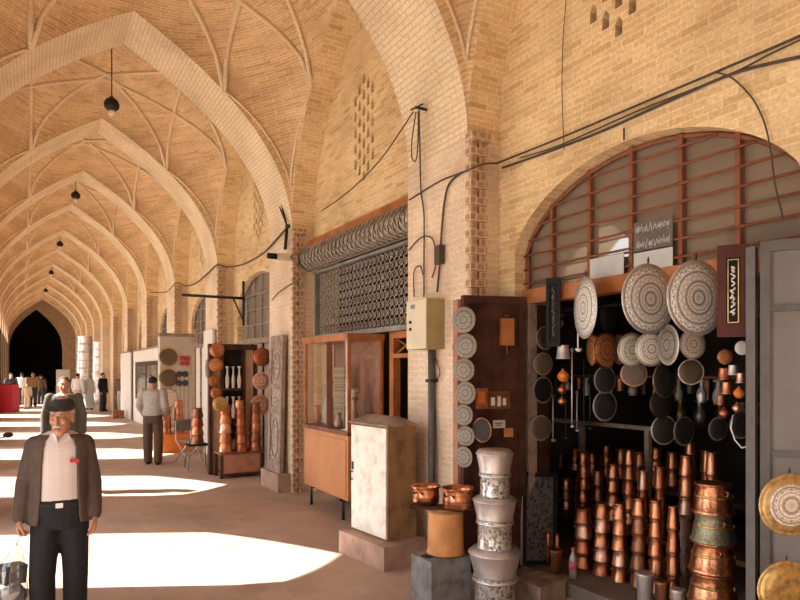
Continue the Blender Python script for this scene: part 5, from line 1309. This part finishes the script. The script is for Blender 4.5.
for q in (-1, 1):
    m.loft([[Vector(p) for p in ((q*.012,-.098,1.385),(q*.062,-.085,1.40),(q*.050,-.075,1.425),(q*.020,-.088,1.43))], [Vector(p) for p in ((q*.010,-.112,1.372),(q*.072,-.098,1.392),(q*.055,-.080,1.440),(q*.022,-.094,1.445))]], smooth=False)
m.build('collar', MAT['check'], sh)
m = MB()
for z in (1.33,1.25,1.17,1.09,1.01): m.ell((.004,-.121,z), (.006,.003,.006), 8, 5)
m.build('buttons', MAT['white_cloth'], sh)
MB().box((.062,-.132,1.245),(.118,-.116,1.268)).build('pocket_badge', MAT['red_cloth'], sh)
m = MB(); m.loft([ring(0,0,.945,.172,.127,28), ring(0,0,.950,.177,.132,28), ring(0,0,.975,.177,.132,28), ring(0,0,.98,.172,.127,28)]); be = m.build('belt', MAT['shoe'], t)
m = MB(); m.box((-.022,-.139,.947),(.022,-.130,.979)); m.bevel(.003); m.build('buckle', MAT['film'], be)
fg.shoes(t, 'shoe')
def headpart(name, mat, fn):
    m = MB(); fn(m)
    for v in m.bm.verts: v.co = R @ v.co
    return m.build(name, MAT[mat], t)
headpart('hair', 'hair_grey', lambda m: m.lathe([(0 if k == 0 else sin(pi*k/24), cos(pi*k/24)) for k in range(13)]+[(.93,-.28),(.90,-.3),(.85,0),(0,.9)], 22, M=Matrix.Translation((0,.024,.022)) @ Matrix.Rotation(RAD(-16),4,'X') @ Matrix.Diagonal((.081,.098,.098,1))))
def cap_(m):
    m.lathe([(1.0,-.12),(1.06,.02),(1.04,.28),(.90,.62),(.6,.86),(.25,.97),(0,1.0)], 26, M=Matrix.Translation((0,.010,.048)) @ Matrix.Rotation(RAD(6),4,'X') @ Matrix.Diagonal((.083,.108,.066,1)))
    m.loft([[Vector((x, -.075-.0*abs(x), .052)) for x in (-.074,-.038,0,.038,.074)]+[Vector((x, -.082, .062)) for x in (.074,.038,0,-.038,-.074)],
            [Vector((x*.9, -.155+.9*x*x*6, .036)) for x in (-.074,-.038,0,.038,.074)]+[Vector((x*.9, -.157+.9*x*x*6, .045)) for x in (.074,.038,0,-.038,-.074)]])
headpart('flat_cap', 'cap_brown', cap_)
for q in (-1, 1):
    e = headpart('eye', 'eye_white', lambda m: m.ell((q*.030,-.0885,.008), (.0125,.008,.0065), 10, 7))
    m = MB(); m.ell((q*.030-.002,-.0955,.008), (.0055,.003,.0055), 8, 6)
    for v in m.bm.verts: v.co = R @ v.co
    m.build('iris', MAT['shoe'], e)
    headpart('eyebrow', 'hair_grey', lambda m: m.tube([(q*.012,-.101,.026),(q*.03,-.101,.032),(q*.05,-.088,.026)], .0045, 6))
headpart('moustache', 'hair_white', lambda m: m.tube([(-.034,-.096,-.064),(-.015,-.107,-.056),(0,-.110,-.055),(.015,-.107,-.056),(.034,-.096,-.064)], .007, 7, rad=[.003,.006,.0055,.006,.003]))
headpart('mouth', 'lip', lambda m: m.tube([(-.020,-.098,-.072),(0,-.104,-.0715),(.020,-.098,-.072)], .0035, 6))
# carrier bag with two wrapped parcels, in his right hand
M_ = Matrix.Translation((c.x,c.y,0)) @ Matrix.Rotation(yaw,4,'Z')
h0 = Vector((-.240,-.075,.745)); bx = -.275
t = thing('carrier_bag', 'clear plastic carrier bag hanging from the hand of the walking man in a cap', 'bag', M_ @ Vector((bx,-.06,0)), yaw)
dx = h0.x-bx
m = MB(); m.loft([ring(0,0,z,rx,ry,16) for z, rx, ry in ((.285,.04,.04),(.30,.075,.07),(.37,.092,.088),(.45,.088,.08),(.485,.080,.072),(.55,.084,.075),(.60,.074,.066))]+[ring(dx*.5,0,.66,.045,.032,16), ring(dx*.9,-.01,.72,.022,.016,16)], cap=False); m.build('body', MAT['clear_bag'], t)
for q in (-1, 1):
    m = MB(); m.tube([(dx*.75,q*.012-.01,.715),(dx*.9+.0,q*.016-.015,.75),(dx+.01,q*.004-.015,.79)], .007, 6); m.build('handle', MAT['clear_bag'], t)
w0 = M_ @ Vector((bx,-.06,0))
m = MB(); m.ell((0,0,0), (.080,.072,.078), 18, 12)
for v in m.bm.verts: v.co += v.co.normalized()*.010*noise.noise(v.co*28)
tag(m.build('wrapped_parcel', MAT['blue_grey'], loc=w0+Vector((0,0,.382))), 'round blue grey parcel, lower of two in the clear carrier bag', 'parcel', 'parcels in the carrier bag')
m = MB(); m.box((-.066,-.055,-.06),(.066,.055,.06)); m.bevel(.022,3); o = m.build('wrapped_parcel', MAT['parcel_grey'], loc=w0+Vector((0,0,.528))); o.rotation_euler = (.05,.08,.5); tag(o, 'squarish grey parcel, upper of two in the clear carrier bag', 'parcel', 'parcels in the carrier bag')

# --- the others
def at_floor(px, d): q = atD(px, 400, d); return Vector((q.x, q.y, 0))
tow = lambda p: atan2(-p.y, -p.x)+pi/2
p = at_floor(64, 9.8); simple_person('person in an olive jacket walking just behind the man in the flat cap', p, tow(p), Fig(), 'olive_jacket', 'charcoal', 'brown_cloth', 1.77, .012, 'jacket', 'skin', detail=True)
p = at_floor(153, 12.73); f2 = Fig(anL=(-.11,.06,.08), anR=(.11,-.06,.08), knL=(-.11,.02,.47), knR=(.11,-.04,.47), elL=(-.245,.05,1.13), elR=(.245,.05,1.13), wrL=(-.20,-.10,.95), wrR=(.20,-.10,.95))
simple_person('man seen from behind in a grey shirt and dark trousers looking at the trays', p, tow(p)+RAD(165), f2, 'grey_shirt', 'brown_cloth', 'hair_black', 1.74, .013, 'shirt', 'skin2')
far = [(11,30.5,'dark clothed person standing behind the crimson draped box','charcoal','charcoal','shirt',1.72,.3,'hair_black'),
 (22,34,'person in a white top and dark trousers before the dark portal','white_cloth','charcoal','shirt',1.70,2.8,'hair_black'),
 (33,33,'person in a tan jacket walking before the dark portal','tan_cloth','charcoal','shirt',1.75,.2,'hair_black'),
 (41,35,'person in dark brown clothes right of the tan jacket, before the dark portal','brown_cloth','charcoal','shirt',1.62,2.9,'hair_black'),
 (27,30.6,'small child in pale beige clothes walking below the dark portal','beige','beige','shirt',1.25,.1,'hair_black'),
 (78,29.5,'person in a white shirt and beige trousers, seen over the shoulder of the olive jacket','white_cloth','beige','shirt',1.72,2.6,'hair_black'),
 (103,29.0,'person in black clothes standing right of the silver drums','black_cloth','charcoal','shirt',1.74,1.0,'hair_black'),
 (121,28.0,'person in a dark top and pale trousers by the white hoarding','brown_cloth','grey_shirt','shirt',1.70,-1.0,'hair_black')]
for px, d, lb, top, bot, kd, H, dy, hr in far:
    p = at_floor(px, d); simple_person(lb, p, tow(p)+dy, Fig(), top, bot, hr, H, .02, kd)
p = at_floor(89, 30.0); simple_person('person in a long pale blue robe and scarf standing before the silver drums', p, tow(p)+.5, Fig(), 'pale_blue', None, 'hair_black', 1.66, .02, 'dress', cover='pale_blue')

# --- parked motorcycle, only its mirror reaching into view on the left
b = at_floor(2, 8.2)
t = thing('motorcycle', 'parked motorcycle at the left edge, showing only a round black mirror', 'motorcycle', (b.x-.05, b.y, 0), RAD(12))
for x in (-.35, -1.60):
    m = MB(); M9 = Matrix.Translation((x,0,.30)) @ Matrix.Rotation(pi/2,4,'X')
    m.lathe([(.25,-.04),(.29,-.035),(.30,0),(.29,.035),(.25,.04),(.24,0),(.25,-.04)], 28, M=M9); w_ = m.build('wheel', MAT['black'], t)
    m = MB(); m.lathe([(0,-.05),(.04,-.05),(.04,.05),(0,.05)], 12, M=M9)
    for k in range(10): m.tube([(x,0,.30),(x+.245*cos(2*pi*k/10),0,.30+.245*sin(2*pi*k/10))], .004, 4)
    m.build('spokes', MAT['film'], w_)
m = MB(); m.loft([[Vector((x, ry*cos(a), z+rz*sin(a))) for a in [2*pi*i/14 for i in range(14)]] for x, z, ry, rz in ((-.55,.80,.06,.07),(-.68,.80,.12,.12),(-.90,.79,.13,.11),(-1.05,.76,.09,.06))]); m.build('fuel_tank', MAT['red_cloth'], t)
m = MB(); m.box((-1.65,-.11,.74),(-1.0,.11,.81)); m.bevel(.03,2); m.build('seat', MAT['black'], t)
m = MB(); m.tube([(-.62,0,.78),(-.75,0,.40),(-1.2,0,.35),(-1.6,0,.30)], .025, 8); m.tube([(-1.0,0,.72),(-1.2,0,.35)], .022, 8); m.tube([(-1.6,.08,.3),(-1.5,.08,.72)], .018, 8); m.build('frame', MAT['iron'], t)
m = MB(); m.lathe([(0,0),(.11,0),(.12,.08),(.10,.22),(0,.24)], 14, c=(-.95,0,.30)); m.build('engine', MAT['grey_steel'], t)
for q in (-1, 1): m = MB(); m.tube([(-.35,q*.07,.30),(-.56,q*.07,.95)], .018, 8); m.build('fork', MAT['film'], t)
m = MB(); m.tube([(-.66,-.34,.98),(-.58,-.18,1.0),(-.57,0,.95),(-.58,.18,1.0),(-.66,.34,.98)], .014, 8); hb = m.build('handlebar', MAT['iron'], t)
MB().lathe([(0,0),(.08,.02),(.10,.08),(.09,.14),(0,.15)], 16, M=Matrix.Translation((-.55,0,.88)) @ Matrix.Rotation(pi/2,4,'Y')).build('headlight', MAT['film'], t)
mi = atD(8, 435, 8.0); Mi = (Matrix.Translation((b.x-.05,b.y,0)) @ Matrix.Rotation(RAD(12),4,'Z')).inverted(); L_ = Mi @ mi
m = MB(); m.tube([(-.60,-.22,1.0),(-.35,-.24,1.0),(L_.x-.05,L_.y,L_.z-.03),(L_.x,L_.y,L_.z)], .009, 6); m.build('mirror_stem', MAT['iron'], hb)
m = MB(); m.ell((L_.x,L_.y,L_.z), (.06,.025,.035), 14, 8); m.build('mirror', MAT['black'], hb)
# the far bays stand a little taller and the arcade bends slightly to the left with distance
def bend(v):
    y = v.y
    k = max(0.0, min(1.0, (y-9.0)/17.0)); k = k*k*(3-2*k)
    return Vector((v.x-.0120*max(0.0, y-15.0), y, v.z*(1+.072*k)))
seen = set()
for o in list(SC.objects):
    r = o
    while r.parent: r = r.parent
    if o.type != 'MESH' or r.get('kind') != 'structure' or o.name.startswith(('floor','ground')) or r.location.length > .001 or o.data.name in seen: continue
    seen.add(o.data.name)
    for v in o.data.vertices: v.co = bend(v.co)
    o.data.update()
for o in SC.objects:
    if o.parent is None and o.get('kind') != 'structure' and o.type in ('EMPTY','MESH') and o.name.startswith(('hanging_lamp','hoarding','grey_kiosk')):
        y = o.location.y; o.location = Vector((bend(o.location).x, y, bend(o.location).z if 'lamp' in o.name else o.location.z))
bpy.context.view_layer.update()
